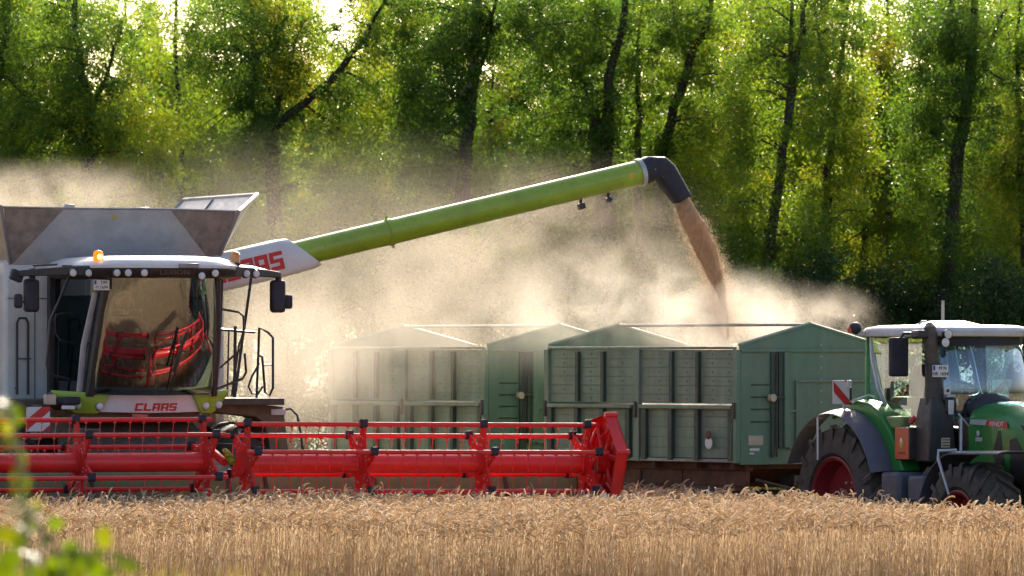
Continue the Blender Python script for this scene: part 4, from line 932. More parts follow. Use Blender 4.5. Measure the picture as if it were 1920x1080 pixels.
    MB().tube([(0, -1.45, 1.95), (0, -1.22, 2.36)], .06, 8).box(-.22, .22, -1.62, -1.4, 1.92, 2.24).build('dashboard', M['navy'], T, .04)
    pts = [(.2 * math.cos(a), -1.18 + .17 * math.sin(a), 2.4 + .09 * math.sin(a)) for a in [2 * math.pi * i / 22 for i in range(23)]]
    MB().tube(pts, .015, 6).tube([pts[0], pts[11]], .013, 6).build('steering_wheel', M['black'], T)
    MB().box(-.55, -.28, -.95, -.35, 2.15, 2.3).tube([(-.42, -.9, 2.25), (-.42, -.95, 2.42)], .025, 6).obox((-.42, -1.05, 2.5), (.1, 0, 0), (0, .015, 0), (0, .0, .08)).build('armrest_console', M['black'], T, .02)
    MB().box(-.3, .3, .3, .75, .55, .75).box(-.06, .06, .7, 1.2, .58, .66).build('hitch', M['dark'], T, .01)
build_tractor()

# ================================================================== TREES
def rdir(n):
    v = NPR.normal(size=(n, 3)); return v / np.linalg.norm(v, axis=1, keepdims=True)
def leaf_cloud(centers, rad, per, size, hue, droop=.6, aspect=.42):
    """centers (n,3), rad (n,) clump radii; every leaf a small rhombus of its own"""
    n = len(centers); c = np.repeat(centers, per, 0); r_ = np.repeat(rad, per)
    off = rdir(n * per) * (NPR.random((n * per, 1)) ** .55) * r_[:, None] * np.array([1, 1, .8])
    p = c + off; N = len(p)
    a = rdir(N) + np.array([0, 0, -droop]); a /= np.linalg.norm(a, axis=1, keepdims=True)
    b = np.cross(a, rdir(N)); b /= np.linalg.norm(b, axis=1, keepdims=True) + 1e-9
    l = (size * (.6 + .8 * NPR.random(N)))[:, None]; wd = l * aspect * .5
    V = np.stack([p, p + a * l * .5 + b * wd, p + a * l, p + a * l * .5 - b * wd], 1).reshape(-1, 3)
    Q = np.arange(N * 4).reshape(-1, 4)
    h = np.repeat(np.repeat(hue, per) + NPR.normal(0, .12, N), 4)
    return V, Q, np.clip(h, 0, 1)
def px_pt(px, py, D): return np.array(PX(px, py, D))
def tree(name, label, cat, D, limbs, crowns, leaf='leaf', size=.07, dens=27, per=135, group=None, base=None, deadwood=None, spread=1.9):
    """limbs: polylines of (px, py, radius m); crowns: (px, py, rx px, ry px, hue, density factor)"""
    s = F_PX / D
    bx = base if base is not None else limbs[0][0][0]
    x0 = (bx - 960) / s
    T = empty(name, (x0, D, ground_z(x0, D))); tag(T, label, cat, group)
    O = np.array([x0, D, 0.0]); mb = MB(); lp = []
    for li, L in enumerate(limbs):
        pts, rr = [], []; dy = 0; k = random.uniform(-.12, .12)
        for i, (px, py, r) in enumerate(L):
            if li > 0: dy = i * k * 2
            P = px_pt(px, py, D) - O + np.array([0, dy, 0]); pts.append(P); rr.append(r)
        if li == 0 and pts[0][2] > .1: pts.insert(0, np.array([pts[0][0] * .6, 0, -.1])); rr.insert(0, rr[0] * 1.35)
        # wobble along the limb
        q, r2 = [pts[0]], [rr[0]]
        for i in range(1, len(pts)):
            for t in (.34, .67, 1):
                w_ = (pts[i - 1] * (1 - t) + pts[i] * t) + (NPR.normal(0, .03, 3) if t < 1 else 0); q.append(w_); r2.append((rr[i - 1] * (1 - t) + rr[i] * t) * random.uniform(.58, .68))
        mb.tube(q, r2, 9); lp += [p for p in q if p[2] > 1.5]
    cs, hs, rs = [], [], []
    for (px, py, rx, ry, hue, df) in crowns:
        c = px_pt(px, py, D) - O; a, b = rx / s, ry / s
        n = max(6, int(math.pi * a * b * dens * df))
        d = rdir(n) * (NPR.random((n, 1)) ** .42)
        cc = c + d * np.array([a, spread, b]) + np.array([0, .35, 0])
        cc = cc[cc[:, 2] > .25]
        lump = np.sin(cc[:, 0] * 1.9 + px) * np.sin(cc[:, 2] * 1.6 + py) * np.sin(cc[:, 1] * 1.3)
        cc = cc[(lump + NPR.normal(0, .35, len(cc))) > -.28]
        cs.append(cc); hs.append(np.clip(hue + NPR.normal(0, .14, len(cc)), 0, 1)); rs.append(NPR.uniform(.22, .55, len(cc)))
    if len(limbs) > 0 and name == 'broadleaf_tree' and lp:
        LP0 = np.array(lp); k_ = LP0[NPR.integers(0, len(LP0), int(len(LP0) * 3.2))] + NPR.normal(0, .4, (int(len(LP0) * 3.2), 3)) + np.array([0, -.25, 0])
        cs.append(k_); hs.append(np.clip(crowns[0][4] + NPR.normal(-.05, .15, len(k_)), 0, 1)); rs.append(NPR.uniform(.15, .38, len(k_)))
    cs, hs, rs = np.concatenate(cs), np.concatenate(hs), np.concatenate(rs)
    if lp:
        LP = np.array(lp)
        for c in cs[::7]:
            j = int(np.argmin(((LP - c) ** 2).sum(1))); p = LP[j]
            if np.linalg.norm(p - c) < 2.0 and np.linalg.norm(p - c) > .2:
                m_ = (p + c) / 2 + np.array([0, 0, .15]); mb.tube([p, m_, c], [.026, .016, .006], 5, caps=False)
    mb.build('trunk', M['bark'], T, fix=False, angle=60)
    V, Q, H = leaf_cloud(cs, rs, per, size, hs)
    quads_mesh('crown', V, Q, M[leaf], H, T)
    if deadwood:
        for dl in deadwood:
            m2 = MB(); m2.tube([px_pt(px, py, D) - O + np.array([0, -.35, 0]) for px, py, r in dl], [r for *_, r in dl], 6); m2.build('dead_branch', M['deadwood'], T, fix=False)
    return T
G1 = 'trees along the field edge'
tree('broadleaf_tree', 'leaning tree at the far left edge, only its dark limb in view', 'tree', 128, [[(-60, 420, .24), (-30, 250, .2), (8, 90, .13), (30, -60, .07)]], [(-40, 60, 120, 190, .35, 1), (-60, 300, 110, 130, .5, 1)], group=G1)
tree('broadleaf_tree', 'spreading tree with a dark forked trunk above the grey grain tank', 'tree', 127, [[(170, 420, .24), (166, 290, .22), (170, 220, .18), (150, 130, .13), (140, 20, .08), (135, -90, .04)], [(164, 270, .12), (120, 235, .09), (85, 205, .05), (50, 190, .03)], [(168, 225, .1), (200, 140, .07), (225, 60, .04)]],
     [(120, 80, 150, 150, .4, 1.1), (60, 230, 110, 110, .45, 1), (235, 250, 120, 110, .7, 1.25), (200, 350, 150, 90, .65, 1.1), (60, 350, 100, 80, .6, 1)], group=G1)
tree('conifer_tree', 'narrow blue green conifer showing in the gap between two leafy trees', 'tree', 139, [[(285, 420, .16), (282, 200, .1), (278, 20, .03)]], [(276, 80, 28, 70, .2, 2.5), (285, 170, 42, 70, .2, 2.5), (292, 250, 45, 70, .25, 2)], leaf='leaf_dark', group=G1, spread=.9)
tree('broadleaf_tree', 'yellowing tree with three splayed dark limbs behind the cab roof and auger sleeve', 'tree', 127, [[(515, 420, .26), (508, 250, .24), (508, 235, .2)], [(508, 238, .13), (520, 190, .11), (545, 140, .08), (560, 60, .04)], [(510, 240, .15), (570, 195, .13), (640, 130, .11), (690, 70, .08), (720, 10, .05), (740, -60, .03)], [(505, 240, .12), (470, 200, .11), (478, 130, .09), (470, 40, .05)], [(478, 120, .05), (510, 80, .04), (530, 40, .02)]],
     [(440, 70, 100, 140, .3, 1.1), (560, 140, 75, 95, .9, 1.15), (525, 40, 60, 90, .85, 1), (720, 60, 80, 90, .75, .9), (700, 210, 95, 110, .6, .9), (600, 330, 140, 90, .6, 1.1), (450, 310, 100, 110, .45, 1.1), (380, 160, 60, 110, .55, .7)], group=G1)
tree('broadleaf_tree', 'dark heavy tree with a bleached broken branch, left of the raised auger end', 'tree', 126, [[(868, 400, .26), (872, 300, .24), (882, 190, .2), (892, 80, .14), (900, -60, .08)], [(885, 170, .09), (920, 60, .06), (935, -30, .04)]],
     [(830, 60, 100, 150, .25, 1.3), (815, 210, 85, 110, .2, 1.5), (890, 40, 70, 100, .45, .9), (830, 330, 95, 80, .4, 1.2)], deadwood=[[(880, 165, .05), (884, 120, .035), (878, 100, .02)], [(882, 150, .04), (895, 110, .03), (902, 85, .015)], [(876, 160, .03), (862, 180, .015)]], group=G1)
tree('broadleaf_tree', 'bright sapling glowing between the two darkest trunks, just above the green auger tube', 'tree', 129, [[(925, 430, .1), (922, 250, .07), (925, 130, .03)]], [(925, 240, 42, 120, .75, 1.6), (905, 350, 70, 80, .65, 1.4)], group=G1)
tree('broadleaf_tree', 'broad dark tree with two forking trunks, directly above the middle of the auger', 'tree', 126, [[(1135, 420, .36), (1128, 280, .34), (1130, 230, .3)], [(1122, 250, .2), (1105, 160, .16), (1060, 80, .12), (1010, 20, .08), (980, -50, .05)], [(1138, 250, .2), (1140, 150, .16), (1165, 60, .12), (1180, -40, .08)]],
     [(1040, 60, 110, 130, .35, 1.2), (1150, 70, 80, 120, .4, 1), (1050, 230, 85, 90, .3, 1.2), (1110, 330, 120, 70, .4, 1), (985, 320, 60, 80, .3, 1)], group=G1)
tree('broadleaf_tree', 'tree with two slim dark trunks standing behind the black auger spout', 'tree', 127, [[(1200, 420, .14), (1196, 280, .12), (1195, 180, .09), (1200, 40, .05)], [(1240, 430, .18), (1238, 300, .17), (1262, 200, .15), (1294, 110, .13), (1322, 50, .1), (1340, -50, .06)], [(1290, 120, .08), (1270, 60, .06), (1262, -20, .04)]],
     [(1260, 50, 90, 120, .45, 1), (1340, 110, 80, 110, .55, 1), (1270, 230, 80, 80, .45, .9), (1330, 300, 90, 120, .7, 1.2), (1230, 340, 60, 80, .5, 1), (1370, 430, 80, 100, .65, 1)], group=G1)
tree('broadleaf_tree', 'slender leaning tree with a long bare dark trunk right of the grain stream', 'tree', 124, [[(1440, 590, .19), (1437, 520, .18), (1452, 400, .16), (1466, 280, .15), (1488, 150, .13), (1506, 60, .09), (1520, -60, .05)], [(1484, 170, .09), (1483, 80, .07), (1485, -40, .04)]],
     [(1450, 60, 95, 110, .5, .9), (1405, 200, 55, 120, .55, 1), (1520, 190, 55, 110, .5, .8), (1395, 350, 55, 110, .65, 1.1), (1500, 430, 70, 90, .6, 1), (1400, 480, 60, 70, .5, 1.1)], group=G1)
tree('broadleaf_tree', 'thin tree whose dark stem splits high into a narrow V, left of the tractor cab', 'tree', 126, [[(1552, 560, .15), (1550, 420, .14), (1560, 280, .13), (1566, 180, .11)], [(1566, 200, .1), (1548, 120, .08), (1530, 40, .06), (1520, -40, .04)], [(1566, 190, .09), (1580, 100, .07), (1592, 0, .05), (1598, -60, .03)]],
     [(1555, 60, 80, 110, .5, .8), (1540, 220, 55, 80, .5, .9), (1605, 200, 55, 120, .65, 1), (1590, 330, 70, 90, .7, 1.2), (1530, 400, 60, 80, .55, 1)], group=G1)
tree('broadleaf_tree', 'thick dark trunked tree draped in hanging foliage above the tractor roof', 'tree', 125, [[(1772, 610, .27), (1778, 500, .25), (1786, 380, .22), (1808, 230, .2), (1822, 100, .17), (1830, -60, .1)], [(1815, 180, .1), (1850, 100, .08), (1885, 20, .05)], [(1820, 120, .09), (1790, 40, .07), (1775, -40, .04)]],
     [(1790, 60, 100, 120, .35, 1.3), (1750, 210, 75, 100, .3, 1.4), (1730, 350, 60, 90, .4, 1.2), (1830, 230, 50, 100, .35, 1), (1790, 420, 60, 90, .35, 1)], leaf='leaf', group=G1)
tree('broadleaf_tree', 'tree at the far right edge of the photo with thin twigs against bright leaves', 'tree', 128, [[(1925, 600, .14), (1918, 400, .12), (1912, 200, .1), (1905, 90, .07), (1912, -30, .04)], [(1908, 130, .05), (1890, 80, .04), (1880, 30, .02)]],
     [(1915, 60, 70, 110, .55, .7), (1900, 250, 70, 120, .75, 1.1), (1895, 400, 80, 100, .75, 1.2), (1990, 250, 110, 230, .5, 1)], group=G1)
for k, (px, sd) in enumerate(((-250, 1), (2130, 2), (-460, 3), (-680, 4), (2340, 5), (2560, 6))):
    tree('broadleaf_tree', ('leafy tree just beyond the left border', 'leafy tree just beyond the right border', 'leafy tree further beyond the left border', 'farthest leafy tree beyond the left border', 'leafy tree further beyond the right border', 'farthest leafy tree beyond the right border')[k], 'tree', 127, [[(px, 420, .24), (px + 10, 200, .18), (px - 10, 0, .1)]], [(px, 60, 130, 150, .45, 1), (px + 20, 280, 140, 150, .5, 1), (px, 520, 140, 160, .5, .8), (px, 750, 130, 160, .4, .6)], group=G1)
for k, (cx, cy_, rx_, ry_, d_, where) in enumerate(((130, 40, 120, 90, .7, 'over the forked trunk at the left'), (335, 70, 90, 110, .6, 'over the blue green conifer'), (700, 20, 60, 60, .7, 'right of the bright sky gap'), (1615, 70, 80, 110, .6, 'between the narrow V and the thickest trunk'), (530, -10, 110, 70, .8, 'over the three splayed limbs'), (1668, 50, 60, 90, .6, 'just left of the thickest trunk'), (238, 60, 70, 85, .7, 'between the forked trunk and the conifer'), (425, 10, 90, 55, .7, 'behind the dark left limb of the yellowing tree'))):
    tree('broadleaf_tree', 'tall thin crowned tree ' + where, 'tree', 131 + k, [[(cx, 560, .12), (cx + 6, 300, .1), (cx - 4, 0, .05)]], [(cx, cy_, rx_, ry_, .6, d_), (cx, 260, rx_ * .8, 110, .7, .8)], group=G1, per=110)
# second row: bright sunlit crowns and undergrowth
G2 = 'sunlit trees of the second row'
W2 = [(30, 300, 150, 330, .6, 'between the left edge and the grain tank'), (330, 310, 120, 230, .75, 'behind the open tank flap'), (470, 330, 130, 260, .6, 'behind the cab roof'), (640, 330, 130, 250, .7, 'behind the white auger sleeve'), (760, 330, 120, 300, .6, 'behind the flanged tube joint'),
      (960, 330, 120, 300, .55, 'behind the bright sapling'), (1090, 330, 140, 330, .45, 'behind the double trunked tree'), (1230, 330, 120, 320, .5, 'behind the auger spout'), (1360, 330, 120, 320, .65, 'behind the falling grain'), (1480, 330, 110, 310, .65, 'behind the leaning slender trunk'),
      (1660, 340, 110, 240, .85, 'in the gap left of the thickest right hand trunk'), (1780, 330, 110, 300, .6, 'behind the thickest right hand trunk'), (1890, 330, 110, 310, .85, 'right of the thickest trunk'), (2050, 330, 130, 320, .6, 'beyond the right border'), (-140, 330, 130, 320, .6, 'beyond the left border')]
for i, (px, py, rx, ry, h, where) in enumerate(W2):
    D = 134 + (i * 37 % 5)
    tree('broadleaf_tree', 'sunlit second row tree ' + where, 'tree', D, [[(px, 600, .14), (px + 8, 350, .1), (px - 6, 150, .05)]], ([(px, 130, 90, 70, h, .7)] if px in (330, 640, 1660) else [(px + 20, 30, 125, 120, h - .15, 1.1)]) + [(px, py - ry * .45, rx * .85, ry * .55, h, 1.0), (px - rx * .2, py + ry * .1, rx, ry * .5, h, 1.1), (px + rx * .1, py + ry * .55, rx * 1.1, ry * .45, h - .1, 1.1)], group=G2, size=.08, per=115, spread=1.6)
# third row closes the wood
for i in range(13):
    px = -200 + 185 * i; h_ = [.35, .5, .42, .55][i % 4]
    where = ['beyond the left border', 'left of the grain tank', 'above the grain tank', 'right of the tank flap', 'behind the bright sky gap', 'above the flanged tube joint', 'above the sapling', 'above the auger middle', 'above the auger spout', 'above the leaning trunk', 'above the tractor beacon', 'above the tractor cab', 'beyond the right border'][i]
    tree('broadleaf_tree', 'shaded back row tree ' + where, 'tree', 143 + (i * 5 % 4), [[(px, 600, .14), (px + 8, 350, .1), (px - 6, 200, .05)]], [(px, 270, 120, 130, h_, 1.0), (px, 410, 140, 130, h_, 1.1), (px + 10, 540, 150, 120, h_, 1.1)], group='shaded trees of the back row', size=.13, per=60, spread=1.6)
# undergrowth
G3 = 'bushes at the foot of the trees'
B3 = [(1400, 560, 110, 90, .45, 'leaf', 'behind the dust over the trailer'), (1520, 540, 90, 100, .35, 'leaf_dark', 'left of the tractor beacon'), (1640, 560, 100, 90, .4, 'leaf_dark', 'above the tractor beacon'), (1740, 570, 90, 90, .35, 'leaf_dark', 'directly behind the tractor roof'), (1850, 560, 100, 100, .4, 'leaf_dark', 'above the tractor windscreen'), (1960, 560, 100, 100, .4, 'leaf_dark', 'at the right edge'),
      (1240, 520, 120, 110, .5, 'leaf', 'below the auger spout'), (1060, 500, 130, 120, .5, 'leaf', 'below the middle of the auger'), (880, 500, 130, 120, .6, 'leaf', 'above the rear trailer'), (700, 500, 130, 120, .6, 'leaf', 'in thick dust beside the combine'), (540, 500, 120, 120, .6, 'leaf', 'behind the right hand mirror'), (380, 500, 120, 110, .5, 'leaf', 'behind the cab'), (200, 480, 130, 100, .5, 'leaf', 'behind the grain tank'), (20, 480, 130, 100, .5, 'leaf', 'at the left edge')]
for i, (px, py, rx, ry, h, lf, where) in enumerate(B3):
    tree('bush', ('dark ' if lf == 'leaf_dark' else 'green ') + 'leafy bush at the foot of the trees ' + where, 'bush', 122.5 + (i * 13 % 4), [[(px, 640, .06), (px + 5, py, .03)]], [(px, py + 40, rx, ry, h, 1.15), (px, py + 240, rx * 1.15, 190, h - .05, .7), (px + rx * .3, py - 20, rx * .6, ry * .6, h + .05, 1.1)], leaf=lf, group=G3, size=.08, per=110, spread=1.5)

# ================================================================== WHEAT AND STUBBLE
def wheat(name, n_try, region, hmean, kind_label, lean=.12, full=True):
    th = R(CTH); c, s = math.cos(th), math.sin(th)
    X = NPR.uniform(-12.5, 11.5, n_try); Y = NPR.uniform(67.5, 86, n_try)
    lx = c * (X - CO[0]) + s * (Y - CO[1]); ly = -s * (X - CO[0]) + c * (Y - CO[1])
    near = 69.6 + .35 * np.sin(X * 1.1) + .25 * np.sin(X * 2.7 + 1) + NPR.normal(0, .12, n_try)
    ok = region(lx, ly) & (Y > near)
    # drill rows and thin patches
    pn = np.sin(X * 1.7 + np.sin(Y * .9)) * np.sin(Y * 1.3 + 2) 
    ok &= NPR.random(n_try) < (.86 + .14 * pn)
    X, Y = X[ok], Y[ok]; N = len(X)
    h = hmean + NPR.normal(0, .062, N) + .05 * np.sin(X * .9 + 1) * np.sin(Y * .7) + .02 * np.sin(X * 3.1) * np.sin(Y * 2.3)
    az = NPR.normal(.6, 1.3, N); la = np.abs(NPR.normal(0, lean, N))
    dx, dy = np.cos(az), np.sin(az); Z0 = np.zeros(N)
    bend = np.clip(NPR.normal(2.0, .75, N), .25, 3.0)                    # how far the ripe ear nods over
    base = np.stack([X, Y, Z0], 1); d = np.stack([dx, dy, Z0], 1); up = np.array([0, 0, 1.])
    side = np.stack([-dy, dx, Z0], 1)
    hs = h - .09
    mid = base + up * (hs * .55)[:, None] + d * (la * hs * .25)[:, None]
    neck = base + up * hs[:, None] + d * (la * hs * .9)[:, None]
    tone = np.clip(NPR.beta(2.2, 2.0, N), 0, 1)
    Vs, Qs, Hs = [], [], []; off = 0
    yaw = NPR.random(N) * math.pi; wv = np.stack([np.cos(yaw), np.sin(yaw), Z0], 1) * .0032
    V = np.stack([base - wv, base + wv, mid - wv, mid + wv, neck - wv * .7, neck + wv * .7], 1)
    i0 = (np.arange(N) * 6)[:, None]
    Q = np.concatenate([i0 + np.array([0, 1, 3, 2]), i0 + np.array([2, 3, 5, 4])], 0)
    Vs.append(V.reshape(-1, 3)); Qs.append(Q); Hs.append(np.repeat(tone * .65, 6)); off += N * 6
    # nodding neck and ear: rings of three along an arc
    K = 7; rad = np.array([.0026, .0026, .008, .0105, .0105, .009, .003]); seg = np.array([0, .035, .03, .022, .022, .022, .02])
    P = neck.copy(); ang = la * .9; ring = []
    sc = NPR.uniform(.85, 1.2, N)
    for k in range(K):
        if k: ang = ang + bend / (K - 1.) * (1.3 if k < 3 else .85); P = P + (up * np.cos(ang)[:, None] + d * np.sin(ang)[:, None]) * (seg[k] * sc)[:, None]
        nrm = -up * np.sin(ang)[:, None] + d * np.cos(ang)[:, None]
        ring.append(np.stack([P + (nrm * math.cos(a) + side * math.sin(a)) * rad[k] * sc[:, None] for a in (0, 2.09, 4.19)], 1))
    V = np.stack(ring, 1).reshape(N, K * 3, 3); i0 = off + (np.arange(N) * K * 3)[:, None]
    for k in range(K - 1):
        for j in range(3): Qs.append(i0 + np.array([k * 3 + j, k * 3 + (j + 1) % 3, k * 3 + 3 + (j + 1) % 3, k * 3 + 3 + j]))
    Vs.append(V.reshape(-1, 3)); Hs.append(np.repeat(np.clip(tone * .7 + .3, 0, 1), K * 3)); off += N * K * 3
    # dry leaf blades
    m = NPR.random(N) < .5; n2 = m.sum(); fa = NPR.random(n2) * 6.28; fd = np.stack([np.cos(fa), np.sin(fa), np.zeros(n2)], 1); fs = np.stack([-np.sin(fa), np.cos(fa), np.zeros(n2)], 1) * .0045
    b0 = base[m] + up * (h[m] * NPR.uniform(.35, .8, n2))[:, None]; b1 = b0 + fd * .08 + up * NPR.uniform(0, .07, n2)[:, None]; b2 = b1 + fd * NPR.uniform(.02, .1, n2)[:, None] - up * NPR.uniform(.03, .14, n2)[:, None]
    V = np.stack([b0 - fs, b0 + fs, b1 - fs, b1 + fs, b2 - fs * .3, b2 + fs * .3], 1); i0 = off + (np.arange(n2) * 6)[:, None]
    Qs += [i0 + np.array([0, 1, 3, 2]), i0 + np.array([2, 3, 5, 4])]; Vs.append(V.reshape(-1, 3)); Hs.append(np.repeat(tone[m] * .8, 6))
    o = quads_mesh(name, np.concatenate(Vs), np.concatenate(Qs), M['straw'], np.concatenate(Hs))
    tag(o, kind_label, 'wheat', kind='stuff'); return o
wheat('wheat_field', 125000, lambda lx, ly: (lx < 6.6) & ((ly < -2.62) | ((lx > 5.75) & (ly < 4.5))), 1.03, 'ripe golden wheat with nodding ears across the foreground')
def blades(name, label, n, sampler, hgt, mat, wid=.006, cat='grass'):
    X, Y, H = sampler(n); N = len(X); Z = np.array([ground_z(a, b) for a, b in zip(X, Y)])
    a = NPR.random(N) * 6.28; d = np.stack([np.cos(a), np.sin(a), np.zeros(N)], 1); sd = np.stack([-np.sin(a), np.cos(a), np.zeros(N)], 1) * wid
    b0 = np.stack([X, Y, Z], 1); up = np.array([0, 0, 1.]); h = (H * hgt)[:, None]
    b1 = b0 + up * h * .6 + d * h * .12; b2 = b0 + up * h + d * h * NPR.uniform(.1, .5, (N, 1))
    V = np.stack([b0 - sd, b0 + sd, b1 - sd, b1 + sd, b2 - sd * .2, b2 + sd * .2], 1).reshape(-1, 3); i0 = (np.arange(N) * 6)[:, None]
    Q = np.concatenate([i0 + np.array([0, 1, 3, 2]), i0 + np.array([2, 3, 5, 4])], 0)
    o = quads_mesh(name, V, Q, M[mat], np.repeat(NPR.random(N), 6)); tag(o, label, cat, kind='stuff'); return o
def s_stub(n):
    X = NPR.uniform(-9, 14, n); Y = NPR.uniform(74, 104, n); th = R(CTH); lx = math.cos(th) * (X - CO[0]) + math.sin(th) * (Y - CO[1]); ly = -math.sin(th) * (X - CO[0]) + math.cos(th) * (Y - CO[1])
    X2 = X; k = ~((lx < 6.6) & (ly < -1.5)); return X2[k], Y[k], NPR.uniform(.6, 1.2, k.sum())
blades('stubble', 'short cut straw stubble under the machines', 30000, s_stub, .14, 'straw', .006, 'stubble')
def s_verge(n):
    Y = NPR.uniform(17, 44, n); X = NPR.uniform(-.09, .085, n) * Y; left = X / Y < -.041 + NPR.normal(0, .004, n)
    return X, Y, np.where(left, NPR.uniform(1.0, 1.36, n), NPR.uniform(.15, .35, n))
blades('verge_grass', 'out of focus dry yellow grass on the near bank', 9000, s_verge, .62, 'drygrass', .006)
def s_edge(n):
    X = NPR.uniform(-40, 40, n); Y = NPR.uniform(108, 124, n); return X, Y, NPR.uniform(.4, 1.2, n)
blades('meadow_grass', 'rough grass strip along the foot of the trees', 16000, s_edge, .6, 'drygrass', .02)

# ================================================================== NEAR PLANTS
def near_plant(label, D, stem, leaves, name='leafy_plant'):
    s = F_PX / D; x0 = (stem[0][0] - 960) / s; T = empty(name, (x0, D, ground_z(x0, D))); tag(T, label, 'plant', 'blurred plants on the near bank')
    O = np.array([x0, D, ground_z(x0, D)]); pts = [px_pt(px, py, D) - O for px, py in stem]; pts[0][2] = -.02
    mb = MB(); mb.tube(pts, [.009 - .006 * i / len(pts) for i in range(len(pts))], 6)
    SP = np.array(pts); V, Q, H = [], [], []; n = 0
    for (px, py, ln, hue) in leaves:
        c = px_pt(px, py, D) - O + np.array([0, random.uniform(-.12, .12), 0]); j = int(np.argmin(((SP - c) ** 2).sum(1)))
        mb.tube([SP[j], (SP[j] + c) / 2 + np.array([0, 0, .01]), c], .0025, 4, caps=False)
        d = c - SP[j] + NPR.normal(0, .03, 3); d = d / (np.linalg.norm(d) + 1e-6); d = d * .8 + np.array([0, -.35, -.25]); d /= np.linalg.norm(d)
        sd = np.cross(d, rdir(1)[0] * .5 + np.array([0, -.8, .35])); sd /= np.linalg.norm(sd); nn = np.cross(d, sd); L = ln / s
        prof = [(0, .05), (.12, .3), (.35, .46), (.6, .4), (.82, .2), (1, .01)]
        for t, w_ in prof:
            ce = c + d * L * (t - .4) - nn * L * .25 * (t - .4) ** 2
            for q in (-1, 0, 1): V.append(ce + sd * q * w_ * L * .9 + nn * abs(q) * w_ * L * .22); H.append(hue)
        for i in range(5):
            for q in (0, 1): a = n + i * 3 + q; Q.append((a, a + 1, a + 4, a + 3))
        n += 18
    mb.build('stem', M['header_green'], T, fix=False); quads_mesh('leaves', V, Q, M['leaf_near'], H, T, smooth=True)
rr = random.Random(5)
near_plant('tall blurred stalk of small pale leaves at the left edge', 19, [(60, 1300), (55, 1080), (48, 960), (38, 860), (22, 790), (8, 745)],
           [(8 + (57 - 8) * t + rr.uniform(-14, 16), 750 + 240 * t + rr.uniform(-8, 8), rr.uniform(15, 32), rr.uniform(.1, .9)) for t in [i / 30 for i in range(31)]])
near_plant('low blurred bush of bright yellow green leaves in the bottom left corner', 20, [(130, 1300), (125, 1120), (110, 1040), (70, 980), (40, 930)],
           [(25, 955, 70, .95), (58, 985, 56, .9), (15, 1000, 52, .7), (85, 1012, 46, .3), (20, 1045, 58, .4), (62, 1040, 56, .4), (197, 1006, 56, .7), (150, 1046, 60, .4), (238, 1056, 50, .5), (110, 1060, 62, .4), (60, 1080, 62, .4), (178, 1070, 56, .3), (72, 945, 36, .85), (100, 982, 36, .4), (10, 1075, 60, .4), (207, 1072, 46, .4), (130, 1028, 40, .2), (95, 1085, 54, .6), (40, 1012, 40, .5), (185, 1035, 36, .5), (222, 1040, 32, .3), (140, 1075, 56, .5)])

# ================================================================== FALLING GRAIN
def grain_stream():
    path = [((1275, 371), .125, 85.9), ((1288, 395), .155, 85.93), ((1306, 432), .17, 85.96), ((1322, 470), .165, 86), ((1338, 506), .13, 86.03), ((1352, 545), .08, 86.06), ((1364, 590), .02, 86.1), ((1366, 640), .02, 86.1)]
    wide = [.12, .15, .18, .195, .21, .22, .24, .28]
    P = [np.array(PX(p[0], p[1], D)) for p, r, D in path]; Rr = [r for _, r, _ in path]
    pts, rr_, ww = [], [], []
    for i in range(len(P) - 1):
        for t in np.linspace(0, 1, 7)[:-1]: pts.append(P[i] * (1 - t) + P[i + 1] * t); rr_.append(Rr[i] * (1 - t) + Rr[i + 1] * t); ww.append(wide[i] * (1 - t) + wide[i + 1] * t)
    V, Q, n = [], [], 22
    for i, (p, r) in enumerate(zip(pts, rr_)):
        t = pts[min(i + 1, len(pts) - 1)] - pts[max(i - 1, 0)]; t /= np.linalg.norm(t); u = np.array([t[2], 0, -t[0]]); u /= np.linalg.norm(u); v = np.array([0, 1., 0])
        k = min(1, i / 14)
        for j in range(n):
            a = 6.283 * j / n; q = r * .8 * (1 + k * (.16 * math.sin(3 * a + i * .23) + .1 * math.sin(7 * a - i * .5) + random.uniform(-.1, .1)))
            V.append(p + u * q * math.cos(a) + v * q * math.sin(a) * .8)
    for i in range(len(pts) - 1):
        for j in range(n): Q.append((i * n + j, i * n + (j + 1) % n, (i + 1) * n + (j + 1) % n, (i + 1) * n + j))
    # loose kernels round the stream
    N = 42000; idx = (NPR.random(N) ** .8 * (len(pts) - 1)).astype(int); c = np.array(pts)[idx]; r = np.array(ww)[idx]; o = NPR.normal(0, 1, (N, 3)) * (r * np.where(idx < 8, .3, .52))[:, None]
    o[:, 2] *= .4; c = c + o; c[:, 0] -= np.where(NPR.random(N) < .25, np.abs(NPR.normal(0, .10, N)) * np.minimum(1, idx / 12), 0)
    d = rdir(N) * .006; e = np.cross(d, rdir(N)); e = e / (np.linalg.norm(e, axis=1, keepdims=True) + 1e-9) * .0035
    V2 = np.stack([c - d, c + e, c + d, c - e], 1).reshape(-1, 3); Q2 = np.arange(N * 4).reshape(-1, 4) + len(V)
    ob = quads_mesh('grain_stream', np.concatenate([np.array(V), V2]), np.concatenate([np.array(Q), Q2]), M['grainlit'], np.concatenate([NPR.uniform(.2, .75, len(V)), np.repeat(NPR.random(N), 4)])); tag(ob, 'brown stream of wheat grain pouring from the black spout', 'grain', kind='stuff')
grain_stream()

